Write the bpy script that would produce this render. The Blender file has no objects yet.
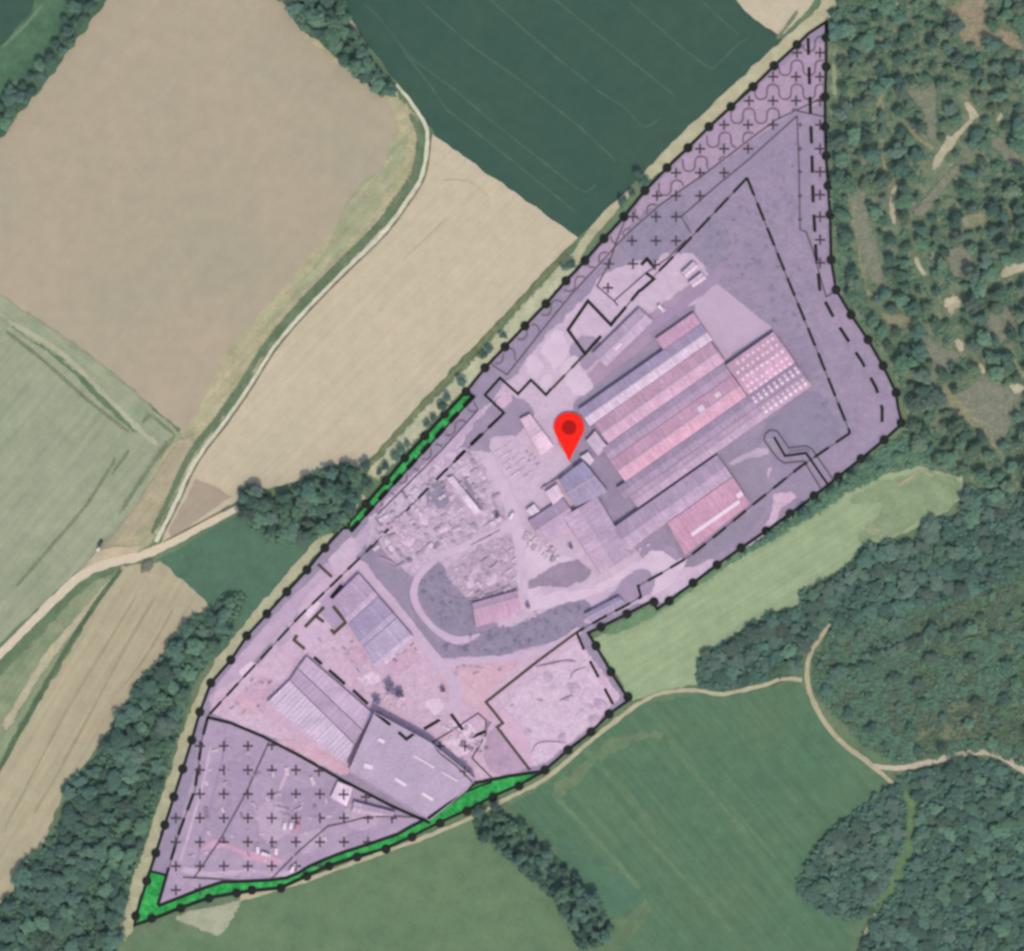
import bpy, bmesh, math, random
from mathutils import Vector, noise
import numpy as np
random.seed(7); np.random.seed(7)
S = 0.6                                   # metres per photo pixel on the ground
sc = bpy.context.scene
COL = sc.collection
K = (1.25, 1.325, 1.455)                       # sunlit-white level per channel, so colours below are true albedos
AIR = (.0148, .0148, .0155)                # light the thin haze adds in front of every surface

def W(p): return ((p[0]-512)*S, (475.5-p[1])*S)
def lin(c):
    c = c/255.0
    return c/12.92 if c <= .04045 else ((c+.055)/1.055)**2.4
def A(rgb): return tuple(min(.95, max(.0012, (lin(c)-a)/k)) for c, k, a in zip(rgb, K, AIR)) + (1.0,)

# ---------------------------------------------------------------- materials
def nodes(name, rough=.95, spec=0.0):
    m = bpy.data.materials.new(name); m.use_nodes = True
    nt = m.node_tree; b = nt.nodes['Principled BSDF']
    b.inputs['Roughness'].default_value = rough
    b.inputs['Specular IOR Level'].default_value = spec
    return m, nt, b
def nd(nt, t, **kw):
    n = nt.nodes.new(t)
    for k, v in kw.items():
        if k in n.inputs: n.inputs[k].default_value = v
        else: setattr(n, k, v)
    return n
def mixc(nt, fac, a, b, blend='MIX'):
    n = nt.nodes.new('ShaderNodeMix'); n.data_type = 'RGBA'; n.blend_type = blend
    for sock, v in ((n.inputs[0], fac), (n.inputs[6], a), (n.inputs[7], b)):
        if hasattr(v, 'links') or isinstance(v, bpy.types.NodeSocket): nt.links.new(v, sock)
        else: sock.default_value = v
    return n.outputs[2]
def ramp(nt, src, lo, hi):
    n = nt.nodes.new('ShaderNodeMapRange'); n.inputs[1].default_value = lo; n.inputs[2].default_value = hi
    nt.links.new(src, n.inputs[0]); return n.outputs[0]
def scl(rgb, f): return tuple(max(0, min(255, c*f)) for c in rgb)

def ground_mat(name, rgb, rgb2=None, big=45, mid=9, fine=1.6, v=.07, ang=None, stretch=10, stripe=.5, flecks=None, fleck_amt=.62, bump=.0):
    """mottled natural surface: large patches rgb<->rgb2, medium mottling, fine grain, optional drilled rows at angle ang"""
    m, nt, b = nodes(name)
    tc = nd(nt, 'ShaderNodeTexCoord'); co = tc.outputs['Object']
    n1 = nd(nt, 'ShaderNodeTexNoise', Scale=1/big, Detail=5.0, Roughness=.62); nt.links.new(co, n1.inputs['Vector'])
    c = mixc(nt, ramp(nt, n1.outputs[0], .36, .64), A(rgb), A(rgb2 or scl(rgb, 1.05)))
    n2 = nd(nt, 'ShaderNodeTexNoise', Scale=1/mid, Detail=6.0, Roughness=.65); nt.links.new(co, n2.inputs['Vector'])
    g = ramp(nt, n2.outputs[0], .3, .7)
    lo = 1-2.4*v; hi = 1+2.4*v
    mr = nd(nt, 'ShaderNodeMapRange'); mr.inputs[3].default_value = lo; mr.inputs[4].default_value = hi; nt.links.new(g, mr.inputs[0])
    c = mixc(nt, 1.0, c, mr.outputs[0], 'MULTIPLY')
    n3 = nd(nt, 'ShaderNodeTexNoise', Scale=1/fine, Detail=3.0, Roughness=.7); nt.links.new(co, n3.inputs['Vector'])
    mr3 = nd(nt, 'ShaderNodeMapRange'); mr3.inputs[1].default_value = .3; mr3.inputs[2].default_value = .7
    mr3.inputs[3].default_value = 1-2.2*v; mr3.inputs[4].default_value = 1+2.2*v; nt.links.new(n3.outputs[0], mr3.inputs[0])
    c = mixc(nt, 1.0, c, mr3.outputs[0], 'MULTIPLY')
    if ang is not None:                    # rows: noise stretched along the drilling direction
        mp = nd(nt, 'ShaderNodeMapping'); mp.vector_type = 'POINT'
        mp.inputs['Rotation'].default_value = (0, 0, -math.radians(ang))
        mp2 = nd(nt, 'ShaderNodeMapping'); mp2.inputs['Scale'].default_value = (1/(stretch*7), 1/3.2, 1)
        nt.links.new(co, mp.inputs[0]); nt.links.new(mp.outputs[0], mp2.inputs[0])
        n4 = nd(nt, 'ShaderNodeTexNoise', Scale=1.0, Detail=4.0, Roughness=.6); nt.links.new(mp2.outputs[0], n4.inputs['Vector'])
        mr4 = nd(nt, 'ShaderNodeMapRange'); mr4.inputs[1].default_value = .32; mr4.inputs[2].default_value = .68
        mr4.inputs[3].default_value = 1-.22*stripe; mr4.inputs[4].default_value = 1+.22*stripe; nt.links.new(n4.outputs[0], mr4.inputs[0])
        c = mixc(nt, 1.0, c, mr4.outputs[0], 'MULTIPLY')
    if flecks:
        n5 = nd(nt, 'ShaderNodeTexNoise', Scale=1/5.0, Detail=5.0, Roughness=.7); nt.links.new(co, n5.inputs['Vector'])
        c = mixc(nt, ramp(nt, n5.outputs[0], fleck_amt, fleck_amt+.12), c, A(flecks))
    nt.links.new(c, b.inputs['Base Color'])
    return m

def roof_mat(name, rgb, rgb2=None, ang=0, v=.05, rough=.8, ribs=0, amp=.86):
    m, nt, b = nodes(name, rough, .2)
    tc = nd(nt, 'ShaderNodeTexCoord'); co = tc.outputs['Object']
    mp = nd(nt, 'ShaderNodeMapping'); mp.inputs['Rotation'].default_value = (0, 0, -math.radians(ang)); nt.links.new(co, mp.inputs[0])
    mp2 = nd(nt, 'ShaderNodeMapping'); mp2.inputs['Scale'].default_value = (1/3.0, 1/14.0, 1/14.0); nt.links.new(mp.outputs[0], mp2.inputs[0])
    n1 = nd(nt, 'ShaderNodeTexNoise', Scale=1.0, Detail=6.0, Roughness=.7); nt.links.new(mp2.outputs[0], n1.inputs['Vector'])
    c = mixc(nt, ramp(nt, n1.outputs[0], .33, .67), A(scl(rgb, 1-v)), A(rgb2 or scl(rgb, 1+v)))
    n2 = nd(nt, 'ShaderNodeTexNoise', Scale=.09, Detail=4.0); nt.links.new(co, n2.inputs['Vector'])
    mr = nd(nt, 'ShaderNodeMapRange'); mr.inputs[1].default_value = .3; mr.inputs[2].default_value = .7; mr.inputs[3].default_value = .9; mr.inputs[4].default_value = 1.09
    nt.links.new(n2.outputs[0], mr.inputs[0]); c = mixc(nt, 1.0, c, mr.outputs[0], 'MULTIPLY')
    n3 = nd(nt, 'ShaderNodeTexNoise', Scale=.7, Detail=3.0); nt.links.new(co, n3.inputs['Vector'])
    mr3 = nd(nt, 'ShaderNodeMapRange'); mr3.inputs[1].default_value = .3; mr3.inputs[2].default_value = .7; mr3.inputs[3].default_value = .87; mr3.inputs[4].default_value = 1.12
    nt.links.new(n3.outputs[0], mr3.inputs[0]); c = mixc(nt, 1.0, c, mr3.outputs[0], 'MULTIPLY')
    if ribs:
        w = nd(nt, 'ShaderNodeTexWave', Scale=1/ribs*.5*math.pi/ math.pi, Distortion=.15); w.bands_direction = 'X'; nt.links.new(mp.outputs[0], w.inputs['Vector'])
        mrw = nd(nt, 'ShaderNodeMapRange'); mrw.inputs[3].default_value = amp; mrw.inputs[4].default_value = 1+(1-amp)*.45; nt.links.new(w.outputs[1], mrw.inputs[0])
        c = mixc(nt, 1.0, c, mrw.outputs[0], 'MULTIPLY')
    nt.links.new(c, b.inputs['Base Color'])
    return m

def leaf_mat(name, dark, light, spread=.3):
    m, nt, b = nodes(name, .9, 0)
    tc = nd(nt, 'ShaderNodeTexCoord'); oi = nd(nt, 'ShaderNodeObjectInfo')
    n1 = nd(nt, 'ShaderNodeTexNoise', Scale=.55, Detail=4.0, Roughness=.7); nt.links.new(tc.outputs['Object'], n1.inputs['Vector'])
    c = mixc(nt, ramp(nt, n1.outputs[0], .35, .65), dark+(1,), light+(1,))
    mr = nd(nt, 'ShaderNodeMapRange'); mr.inputs[3].default_value = 1-spread; mr.inputs[4].default_value = 1+spread
    nt.links.new(oi.outputs['Random'], mr.inputs[0]); c = mixc(nt, 1.0, c, mr.outputs[0], 'MULTIPLY')
    nt.links.new(c, b.inputs['Base Color'])
    tr = nd(nt, 'ShaderNodeBsdfTranslucent'); nt.links.new(c, tr.inputs[0])
    ms = nd(nt, 'ShaderNodeMixShader'); ms.inputs[0].default_value = .4; out = nt.nodes['Material Output']
    nt.links.new(b.outputs[0], ms.inputs[1]); nt.links.new(tr.outputs[0], ms.inputs[2]); nt.links.new(ms.outputs[0], out.inputs[0])
    return m
def flat_mat(name, rgb, rough=.8, v=.06, size=1.5, spec=.2):
    m, nt, b = nodes(name, rough, spec)
    tc = nd(nt, 'ShaderNodeTexCoord')
    n1 = nd(nt, 'ShaderNodeTexNoise', Scale=1/size, Detail=4.0); nt.links.new(tc.outputs['Object'], n1.inputs['Vector'])
    c = mixc(nt, ramp(nt, n1.outputs[0], .3, .7), A(scl(rgb, 1-v)), A(scl(rgb, 1+v)))
    nt.links.new(c, b.inputs['Base Color']); return m

# ---------------------------------------------------------------- object helpers
def link(name, me, m=None, parent=None, loc=None):
    o = bpy.data.objects.new(name, me); COL.objects.link(o)
    if m is not None and me is not None:
        for mm in (m if isinstance(m, (list, tuple)) else [m]): me.materials.append(mm)
    if parent: o.parent = parent
    if loc: o.location = loc
    return o
def tag(o, label, cat, group=None, kind=None):
    if label: o['label'] = label
    if cat: o['category'] = cat
    if group: o['group'] = group
    if kind: o['kind'] = kind
    return o
def thing(name, label, cat, loc=(0, 0, 0), rz=0, group=None):
    o = bpy.data.objects.new(name, None); COL.objects.link(o); o.location = loc; o.rotation_euler = (0, 0, rz)
    o.empty_display_size = 1
    return tag(o, label, cat, group)
def mesh(name, v, f):
    me = bpy.data.meshes.new(name); me.from_pydata([tuple(x) for x in v], [], [tuple(x) for x in f]); me.update(); return me

def densify(pts, step=2.0, closed=True):
    out = []; n = len(pts)
    for i in range(n if closed else n-1):
        a = Vector(pts[i]); b = Vector(pts[(i+1) % n]); k = max(1, int((b-a).length/step))
        for j in range(k): out.append(tuple(a.lerp(b, j/k)))
    if not closed: out.append(tuple(pts[-1]))
    return out
def catmull(pts, n=8, closed=False):
    P = [Vector(p) for p in pts]; out = []; L = len(P)
    for i in range(L if closed else L-1):
        p0 = P[(i-1) % L] if closed or i > 0 else P[i]; p1 = P[i]; p2 = P[(i+1) % L]
        p3 = P[(i+2) % L] if closed or i+2 < L else P[(i+1) % L]
        for j in range(n):
            t = j/n
            out.append(tuple(.5*((2*p1)+(-p0+p2)*t+(2*p0-5*p1+4*p2-p3)*t*t+(-p0+3*p1-3*p2+p3)*t**3)))
    if not closed: out.append(tuple(P[-1]))
    return out
def jitter(pts, amp, size=6, seed=0):
    out = []; n = len(pts)
    for i, p in enumerate(pts):
        q = Vector((p[0]/size, p[1]/size, seed*3.7)); q2 = Vector((p[0]/(size*.35), p[1]/(size*.35), seed*3.7+9))
        out.append((p[0]+amp*(noise.noise(q)+.5*noise.noise(q2)), p[1]+amp*(noise.noise(q+Vector((31, 7, 5)))+.5*noise.noise(q2+Vector((3, 17, 5))))))
    return out
_seed = [0]
LAYERS = []                               # every ground sheet, later stacked a few millimetres apart in drawing order
def sheet_mesh(px, z, smooth=False, jit=1.0, size=6):
    _seed[0] += 1
    p = catmull(px, 6, True) if smooth else px
    w = jitter(densify([W(q) for q in p], 2.0), jit, size, _seed[0]) if jit else [W(q) for q in p]
    bm = bmesh.new(); vs = [bm.verts.new((x, y, z)) for x, y in w]
    f = bm.faces.new(vs); f.normal_update()
    if f.normal.z < 0: f.normal_flip()
    bmesh.ops.triangulate(bm, faces=bm.faces[:])
    me = bpy.data.meshes.new('sheet'); bm.to_mesh(me); bm.free(); return me
def sheet(name, px, z, m, smooth=False, jit=1.0, size=6, kind='structure', parent=None):
    o = link(name, sheet_mesh(px, 0, smooth, jit, size), m, parent); LAYERS.append((z, len(LAYERS), o))
    if kind: o['kind'] = kind
    return o
def ribbon_mesh(px, w, z, smooth=True, jit=.25, wvar=.15):
    """w in px, one or per control point"""
    _seed[0] += 1
    c = catmull(px, 10) if smooth else px
    pts = densify([W(q) for q in c], 2.0, False); n = len(pts); v = []; f = []
    for i, p in enumerate(pts):
        a = Vector(pts[max(0, i-1)]); b = Vector(pts[min(n-1, i+1)]); d = (b-a).normalized(); nn = Vector((-d.y, d.x))
        ww = w if not isinstance(w, (list, tuple)) else np.interp(i/(n-1), np.linspace(0, 1, len(w)), w)
        ww = ww*S/2
        l = ww*(1+wvar*2*noise.noise((p[0]/5, p[1]/5, _seed[0]))) + jit*noise.noise((p[0]/2, p[1]/2, 4))
        r = ww*(1+wvar*2*noise.noise((p[0]/5, p[1]/5, _seed[0]+50))) + jit*noise.noise((p[0]/2, p[1]/2, 8))
        v += [(p[0]+nn.x*l, p[1]+nn.y*l, z), (p[0]-nn.x*r, p[1]-nn.y*r, z)]
        if i: f.append((2*i-2, 2*i-1, 2*i+1, 2*i))
    return mesh('ribbon', v, f)
def ribbon(name, px, w, z, m, kind='structure', parent=None, **kw):
    o = link(name, ribbon_mesh(px, w, 0, **kw), m, parent); LAYERS.append((z, len(LAYERS), o))
    if kind: o['kind'] = kind
    return o
SOFT = {}
def soft(m):
    '''a copy of a ground material that thins out, tuft by tuft, towards the rim of its sheet'''
    if m.name in SOFT: return SOFT[m.name]
    n = m.copy(); n.name = m.name+'_ragged'; nt = n.node_tree; b = nt.nodes['Principled BSDF']; out = nt.nodes['Material Output']
    at = nd(nt, 'ShaderNodeAttribute'); at.attribute_name = 'fade'; tc = nd(nt, 'ShaderNodeTexCoord')
    nz = nd(nt, 'ShaderNodeTexNoise', Scale=.42, Detail=7.0, Roughness=.85); nt.links.new(tc.outputs['Object'], nz.inputs['Vector'])
    ml = nd(nt, 'ShaderNodeMath'); ml.operation = 'MULTIPLY_ADD'; ml.inputs[1].default_value = 2.2; nt.links.new(nz.outputs[0], ml.inputs[0]); nt.links.new(at.outputs['Fac'], ml.inputs[2])
    mr = nd(nt, 'ShaderNodeMapRange'); mr.inputs[1].default_value = 1.56; mr.inputs[2].default_value = 1.6; nt.links.new(ml.outputs[0], mr.inputs[0])
    tr = nd(nt, 'ShaderNodeBsdfTransparent'); ms = nd(nt, 'ShaderNodeMixShader'); nt.links.new(mr.outputs[0], ms.inputs[0]); nt.links.new(tr.outputs[0], ms.inputs[1]); nt.links.new(b.outputs[0], ms.inputs[2]); nt.links.new(ms.outputs[0], out.inputs[0])
    SOFT[m.name] = n; return n
def fsheet(name, px, z, m, smooth=True, jit=1.0, size=6, kind='structure', width=4.5, parent=None):
    _seed[0] += 1
    c = catmull(px, 6, True) if smooth else px
    w = np.array(jitter(densify([W(q) for q in c], 2.0), jit, size, _seed[0])); step = 1.5
    x0, y0 = w.min(0); x1, y1 = w.max(0)
    step = max(1.5, math.sqrt((x1-x0)*(y1-y0)/9000))
    gx, gy = np.meshgrid(np.arange(x0-step, x1+2*step, step), np.arange(y0-step, y1+2*step, step)); G = np.stack([gx.ravel(), gy.ravel()], 1)
    a = w; b = np.roll(w, -1, 0); ins = np.zeros(len(G), bool); dist = np.full(len(G), 1e9)
    for (ax, ay), (bx, by) in zip(a, b):
        cr = (ay > G[:, 1]) != (by > G[:, 1])
        if abs(by-ay) > 1e-9: ins ^= cr & (G[:, 0] < (bx-ax)*(G[:, 1]-ay)/(by-ay)+ax)
        ex, ey = bx-ax, by-ay; t = np.clip(((G[:, 0]-ax)*ex+(G[:, 1]-ay)*ey)/max(ex*ex+ey*ey, 1e-9), 0, 1)
        dist = np.minimum(dist, np.hypot(G[:, 0]-ax-ex*t, G[:, 1]-ay-ey*t))
    fade = np.where(ins, np.clip(dist/width, 0, 1)*1.3, 0.0); ny, nx = gx.shape
    F = []; used = fade > 0; U = used.reshape(ny, nx)
    for i in range(ny-1):
        for j in range(nx-1):
            if U[i, j] or U[i, j+1] or U[i+1, j] or U[i+1, j+1]: F.append((i*nx+j, i*nx+j+1, (i+1)*nx+j+1, (i+1)*nx+j))
    keep = np.unique(np.array(F).ravel()) if F else np.array([], int); mp_ = {int(k): n for n, k in enumerate(keep)}
    me = mesh('sheet', [(G[k, 0], G[k, 1], 0) for k in keep], [tuple(mp_[k] for k in f) for f in F])
    at = me.attributes.new('fade', 'FLOAT', 'POINT'); at.data.foreach_set('value', fade[keep].astype(np.float32))
    o = link(name, me, soft(m), parent); LAYERS.append((z, len(LAYERS), o))
    if kind: o['kind'] = kind
    return o
def fribbon(name, px, wd, z, m, kind='structure', smooth=True, wvar=.3, parent=None):
    _seed[0] += 1
    c = catmull(px, 10) if smooth else px
    pts = densify([W(q) for q in c], 2.0, False); n = len(pts); V = []; F = []; fd = []
    for i, p in enumerate(pts):
        a = Vector(pts[max(0, i-1)]); b = Vector(pts[min(n-1, i+1)]); d = (b-a).normalized(); nn = Vector((-d.y, d.x))
        ww = wd if not isinstance(wd, (list, tuple)) else np.interp(i/(n-1), np.linspace(0, 1, len(wd)), wd)
        ww = ww*S*.85*(1+wvar*noise.noise((p[0]/6, p[1]/6, _seed[0]))); e = min(1, i/4, (n-1-i)/4)
        for k, f in ((1, 0), (.45, .75), (0, 1), (-.45, .75), (-1, 0)): V.append((p[0]+nn.x*ww*k, p[1]+nn.y*ww*k, 0)); fd.append(f*e*1.0)
        if i:
            for j in range(4): q = 5*i+j; F.append((q-5, q-4, q+1, q))
    me = mesh('ribbon', V, F); at = me.attributes.new('fade', 'FLOAT', 'POINT'); at.data.foreach_set('value', np.array(fd, np.float32))
    o = link(name, me, soft(m), parent); LAYERS.append((z, len(LAYERS), o))
    if kind: o['kind'] = kind
    return o
def inside(p, poly):
    x, y = p; c = False; j = len(poly)-1
    for i in range(len(poly)):
        xi, yi = poly[i]; xj, yj = poly[j]
        if (yi > y) != (yj > y) and x < (xj-xi)*(y-yi)/(yj-yi)+xi: c = not c
        j = i
    return c
def dist_line(p, line):
    best = 1e9; P = Vector(p)
    for a, b in zip(line, line[1:]):
        a = Vector(a); b = Vector(b); ab = b-a; t = max(0, min(1, (P-a).dot(ab)/max(ab.length_squared, 1e-9)))
        best = min(best, (P-a-ab*t).length)
    return best
def box(v, f, cx, cy, z0, lx, ly, h, rz=0, taper=1.0):
    c, s = math.cos(rz), math.sin(rz); b = len(v)
    for z, k in ((z0, 1), (z0+h, taper)):
        for sx, sy in ((-1, -1), (1, -1), (1, 1), (-1, 1)):
            x, y = sx*lx/2*k, sy*ly/2*k; v.append((cx+x*c-y*s, cy+x*s+y*c, z))
    f += [(b+3, b+2, b+1, b), (b+4, b+5, b+6, b+7)] + [(b+i, b+(i+1) % 4, b+4+(i+1) % 4, b+4+i) for i in range(4)]

# ---------------------------------------------------------------- camera, light, sky
ALT = 1600.0
cam = bpy.data.cameras.new('Camera'); co = bpy.data.objects.new('Camera', cam); COL.objects.link(co)
co.location = (0, 0, ALT); cam.sensor_width = 36; cam.lens = 36*ALT/(1024*S); cam.clip_end = 8000; cam.clip_start = 10
sc.camera = co
EL, AZ = 52, 162                          # sun in the south-south-east
w = bpy.data.worlds.new('World'); sc.world = w; w.use_nodes = True
sky = w.node_tree.nodes.new('ShaderNodeTexSky'); sky.sky_type = 'NISHITA'; sky.sun_disc = False
sky.sun_elevation = math.radians(EL); sky.sun_rotation = math.radians(AZ)
sky.air_density = 1.3; sky.dust_density = 2.0
w.node_tree.links.new(sky.outputs[0], w.node_tree.nodes['Background'].inputs[0])
w.node_tree.nodes['Background'].inputs[1].default_value = .15
sl = bpy.data.lights.new('Sun', 'SUN'); so = bpy.data.objects.new('Sun', sl); COL.objects.link(so)
sl.energy = 2.05; sl.angle = math.radians(.6); sl.color = (1, .95, .87)
d = Vector((math.sin(math.radians(AZ))*math.cos(math.radians(EL)), math.cos(math.radians(AZ))*math.cos(math.radians(EL)), math.sin(math.radians(EL))))
so.rotation_euler = (-d).to_track_quat('-Z', 'Y').to_euler(); so.location = d*500
sc.view_settings.view_transform = 'Standard'; sc.view_settings.look = 'None'; sc.view_settings.exposure = 0.35
sc.view_settings.gamma = 1
sc.cycles.pixel_filter_type = 'BLACKMAN_HARRIS'; sc.cycles.filter_width = 3.0
sc.cycles.transparent_max_bounces = 32; sc.cycles.max_bounces = 5; sc.cycles.diffuse_bounces = 4; sc.cycles.transmission_bounces = 4

# ---------------------------------------------------------------- land outside the site
Z = [0.0]
base = mesh('ground', [(-2500, -2500, 0), (2500, -2500, 0), (2500, 2500, 0), (-2500, 2500, 0)], [(0, 1, 2, 3)])
link('ground', base, ground_mat('meadow_ground', (100, 124, 98), (116, 134, 106)))['kind'] = 'structure'

F1 = [(-60, 190), (0, 138), (112, -10), (280, -10), (300, 34), (335, 62), (392, 104), (398, 132), (381, 172), (326, 240), (266, 306), (224, 358), (196, 414), (184, 432), (150, 405), (0, 297), (-60, 255)]
m_verge = ground_mat('verge_grass', (168, 167, 134), (183, 174, 146), big=14, v=.07, ang=48, flecks=(132, 145, 112))
fsheet('grass_verge', [(255, -10), (340, -10), (372, 60), (415, 112), (424, 148), (404, 200), (350, 262), (290, 322), (258, 370), (226, 416), (182, 488), (150, 548), (100, 552), (140, 480), (175, 432), (210, 360), (262, 290), (320, 230), (380, 160), (380, 110), (300, 40)], .04, m_verge, jit=2)
sheet('bare_field', F1, .08, ground_mat('dry_soil', (180, 167, 146), (170, 163, 143), big=75, v=.026, ang=52, stripe=.1, fine=1.2), jit=1.6)
fsheet('rough_grass', [(352, 190), (378, 168), (392, 132), (404, 128), (408, 148), (398, 180), (362, 232), (318, 280), (288, 312), (262, 334), (268, 318), (318, 256)], .1, ground_mat('olive_grass', (158, 163, 132), (172, 170, 142), big=12, v=.06, ang=48), jit=3)
sheet('dark_crop_field', [(335, -10), (736, -10), (784, 41), (700, 116), (640, 178), (578, 238), (500, 184), (436, 138), (426, 122), (398, 84), (362, 38)], .08,
      ground_mat('green_wheat', (66, 94, 84), (72, 96, 84), big=60, v=.035, ang=-37, stripe=.14), jit=1.3)
sheet('stubble_field', [(432, 134), (500, 182), (577, 237), (500, 318), (420, 402), (362, 468), (340, 462), (300, 480), (262, 490), (240, 500), (160, 545), (192, 468), (251, 383), (314, 299), (396, 214), (422, 176)], .08,
      ground_mat('stubble_straw', (200, 187, 164), (193, 183, 160), big=60, v=.026, ang=45, stripe=.22, stretch=14), jit=1.0)
sheet('fallow_corner', [(196, 478), (232, 496), (172, 538), (168, 532)], .11, ground_mat('fallow_soil', (172, 157, 138), (168, 156, 140), v=.03, ang=45, stripe=.2), jit=1)
sheet('stubble_field', [(726, -10), (822, -10), (806, 12), (781, 36), (755, 20)], .1, bpy.data.materials['stubble_straw'], jit=1)
sheet('green_crop_field', [(-60, 270), (0, 318), (60, 362), (132, 432), (168, 434), (158, 466), (118, 536), (96, 558), (60, 588), (0, 642), (-60, 700)], .08,
      ground_mat('young_crop', (159, 165, 141), (152, 160, 135), big=50, v=.045, ang=50, stripe=.42), jit=1.2)
fsheet('field_margin', [(-20, 262), (0, 290), (90, 352), (178, 428), (172, 446), (136, 430), (80, 376), (0, 322), (-20, 310)], .12, ground_mat('margin_grass', (146, 158, 130), (160, 166, 140), big=14, v=.05, ang=-40), jit=1.4)
m_dk = ground_mat('ditch_grass', (84, 106, 84), (98, 116, 92), big=8, v=.1, flecks=(120, 132, 102))
m_dk2 = ground_mat('ditch_grass_pale', (120, 134, 108), (132, 142, 115), big=8, v=.08)
fribbon('ditch', [(0, 327), (40, 358), (90, 402), (134, 436)], 3.2, .16, m_dk2, wvar=.4)
fribbon('grass_strip', [(0, 316), (60, 352), (110, 400), (140, 430), (160, 446)], 5, .15, ground_mat('pale_strip', (172, 172, 148), v=.05), wvar=.3)
fribbon('ditch', [(142, 425), (150, 416), (164, 426), (174, 436), (164, 448), (140, 482), (116, 520)], 3.2, .17, m_dk2, wvar=.4)
fribbon('wheel_track', [(120, 450), (90, 500), (50, 548), (12, 592)], 3, .13, m_dk2, wvar=.5)
fribbon('wheel_track', [(132, 446), (108, 480)], 3, .13, m_dk2, wvar=.5)
fsheet('soil_strip', [(176, 440), (196, 436), (178, 480), (150, 530), (108, 550), (98, 548), (130, 510), (152, 474)], .13, ground_mat('strip_soil', (178, 166, 144), (168, 162, 134), big=10, v=.05, ang=50), jit=1.5)
sheet('meadow', [(156, 562), (200, 536), (245, 510), (300, 540), (366, 500), (352, 522), (300, 580), (250, 636), (214, 660), (205, 640), (216, 612), (196, 594)], .05, ground_mat('lush_meadow', (91, 121, 101), (86, 116, 97), big=25, v=.05, flecks=(104, 134, 108)), jit=1.5)
sheet('fallow_field', [(-20, 800), (60, 668), (122, 566), (160, 562), (198, 594), (212, 608), (180, 650), (130, 700), (60, 800), (30, 880), (-20, 920)], .07,
      ground_mat('fallow_straw', (181, 170, 145), (174, 168, 142), big=18, v=.04, ang=58, stripe=.4), jit=1.5)
fsheet('green_strip', [(-20, 700), (40, 632), (84, 586), (112, 570), (126, 566), (100, 600), (60, 662), (20, 730), (-20, 790)], .09, ground_mat('strip_grass', (126, 144, 114), (150, 156, 128), big=16, v=.06, ang=55, stripe=.5), jit=1.5)
fribbon('grass_strip', [(118, 574), (86, 612), (46, 660), (0, 736)], 7, .11, ground_mat('strip_straw', (178, 172, 146), v=.05), wvar=.4)
fribbon('ditch', [(126, 564), (94, 606), (60, 660), (30, 714), (0, 768), (-12, 790)], 4, .14, m_dk, wvar=.3)
for q in (([(160, 590), (130, 640), (95, 705), (60, 770), (30, 820)], 2.2), ([(140, 590), (110, 640), (70, 706), (30, 780), (0, 840)], 1.6), ([(178, 600), (150, 650), (118, 694)], 1.6)):
    fribbon('wheel_track', q[0], q[1], .12, ground_mat('track_wear', (160, 154, 128), v=.04), wvar=.5)
# left top corner
sheet('meadow', [(-20, -20), (80, -20), (60, 34), (30, 72), (-20, 110)], .04, ground_mat('bank_grass', (80, 112, 90), (92, 122, 98), big=12, v=.08), jit=2)
sheet('dark_crop_field', [(-20, -20), (42, -20), (30, 14), (0, 46), (-20, 62)], .07, bpy.data.materials['green_wheat'], jit=1)
fribbon('grass_strip', [(46, 0), (28, 22), (0, 50)], 3, .1, ground_mat('bank_dry', (112, 134, 112), v=.06), wvar=.4)
# light hay meadow east and pastures south
sheet('hay_meadow', [(592, 640), (640, 618), (668, 606), (740, 556), (790, 524), (838, 496), (880, 476), (922, 466), (962, 476), (964, 498), (926, 524), (868, 548), (812, 588), (804, 606), (760, 622), (706, 652), (698, 684), (664, 690), (634, 702), (612, 668)], .05,
      ground_mat('cut_hay', (158, 174, 140), (150, 168, 134), big=22, v=.04, ang=32, stripe=.42), jit=2)
fsheet('rough_grass', [(850, 500), (884, 478), (922, 470), (960, 478), (962, 498), (926, 522), (868, 545), (856, 530), (880, 512)], .08, ground_mat('meadow_end', (134, 154, 121), (146, 161, 129), big=14, v=.07, flecks=(158, 162, 132), fleck_amt=.6), jit=3, smooth=True)
fsheet('bare_patch', [(868, 520), (882, 524), (884, 534), (872, 538), (862, 530)], .1, ground_mat('worn_patch', (152, 158, 128), v=.06), jit=2, smooth=True)
fribbon('grass_strip', [(600, 636), (650, 612), (720, 566), (790, 520), (850, 482), (900, 446)], 9, .09, ground_mat('edge_grass', (104, 136, 106), (120, 148, 114), big=10, v=.08), wvar=.5)
sheet('pasture', [(508, 806), (548, 782), (592, 742), (640, 704), (700, 694), (800, 684), (830, 732), (890, 782), (858, 816), (826, 836), (800, 872), (798, 896), (850, 922), (846, 970), (606, 970), (652, 912), (640, 880), (560, 850)], .05,
      ground_mat('green_pasture', (90, 121, 98), (98, 125, 99), big=40, v=.05, ang=-50, stripe=.5, stretch=16), jit=1.5)
sheet('pasture', [(232, 906), (330, 872), (432, 838), (500, 806), (600, 900), (612, 930), (606, 970), (120, 970), (140, 934), (200, 940)], .06,
      ground_mat('grey_pasture', (103, 128, 100), (112, 134, 104), big=24, v=.05, flecks=(124, 138, 108), fleck_amt=.64), jit=1.5)
fribbon('grass_strip', [(572, 738), (610, 776), (640, 810), (660, 838)], 6, .09, ground_mat('pasture_wear', (101, 127, 101), v=.06, ang=-52), wvar=.6)
fribbon('grass_strip', [(546, 786), (580, 822), (616, 862), (645, 895)], 5, .09, bpy.data.materials['pasture_wear'], wvar=.6)
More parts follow.
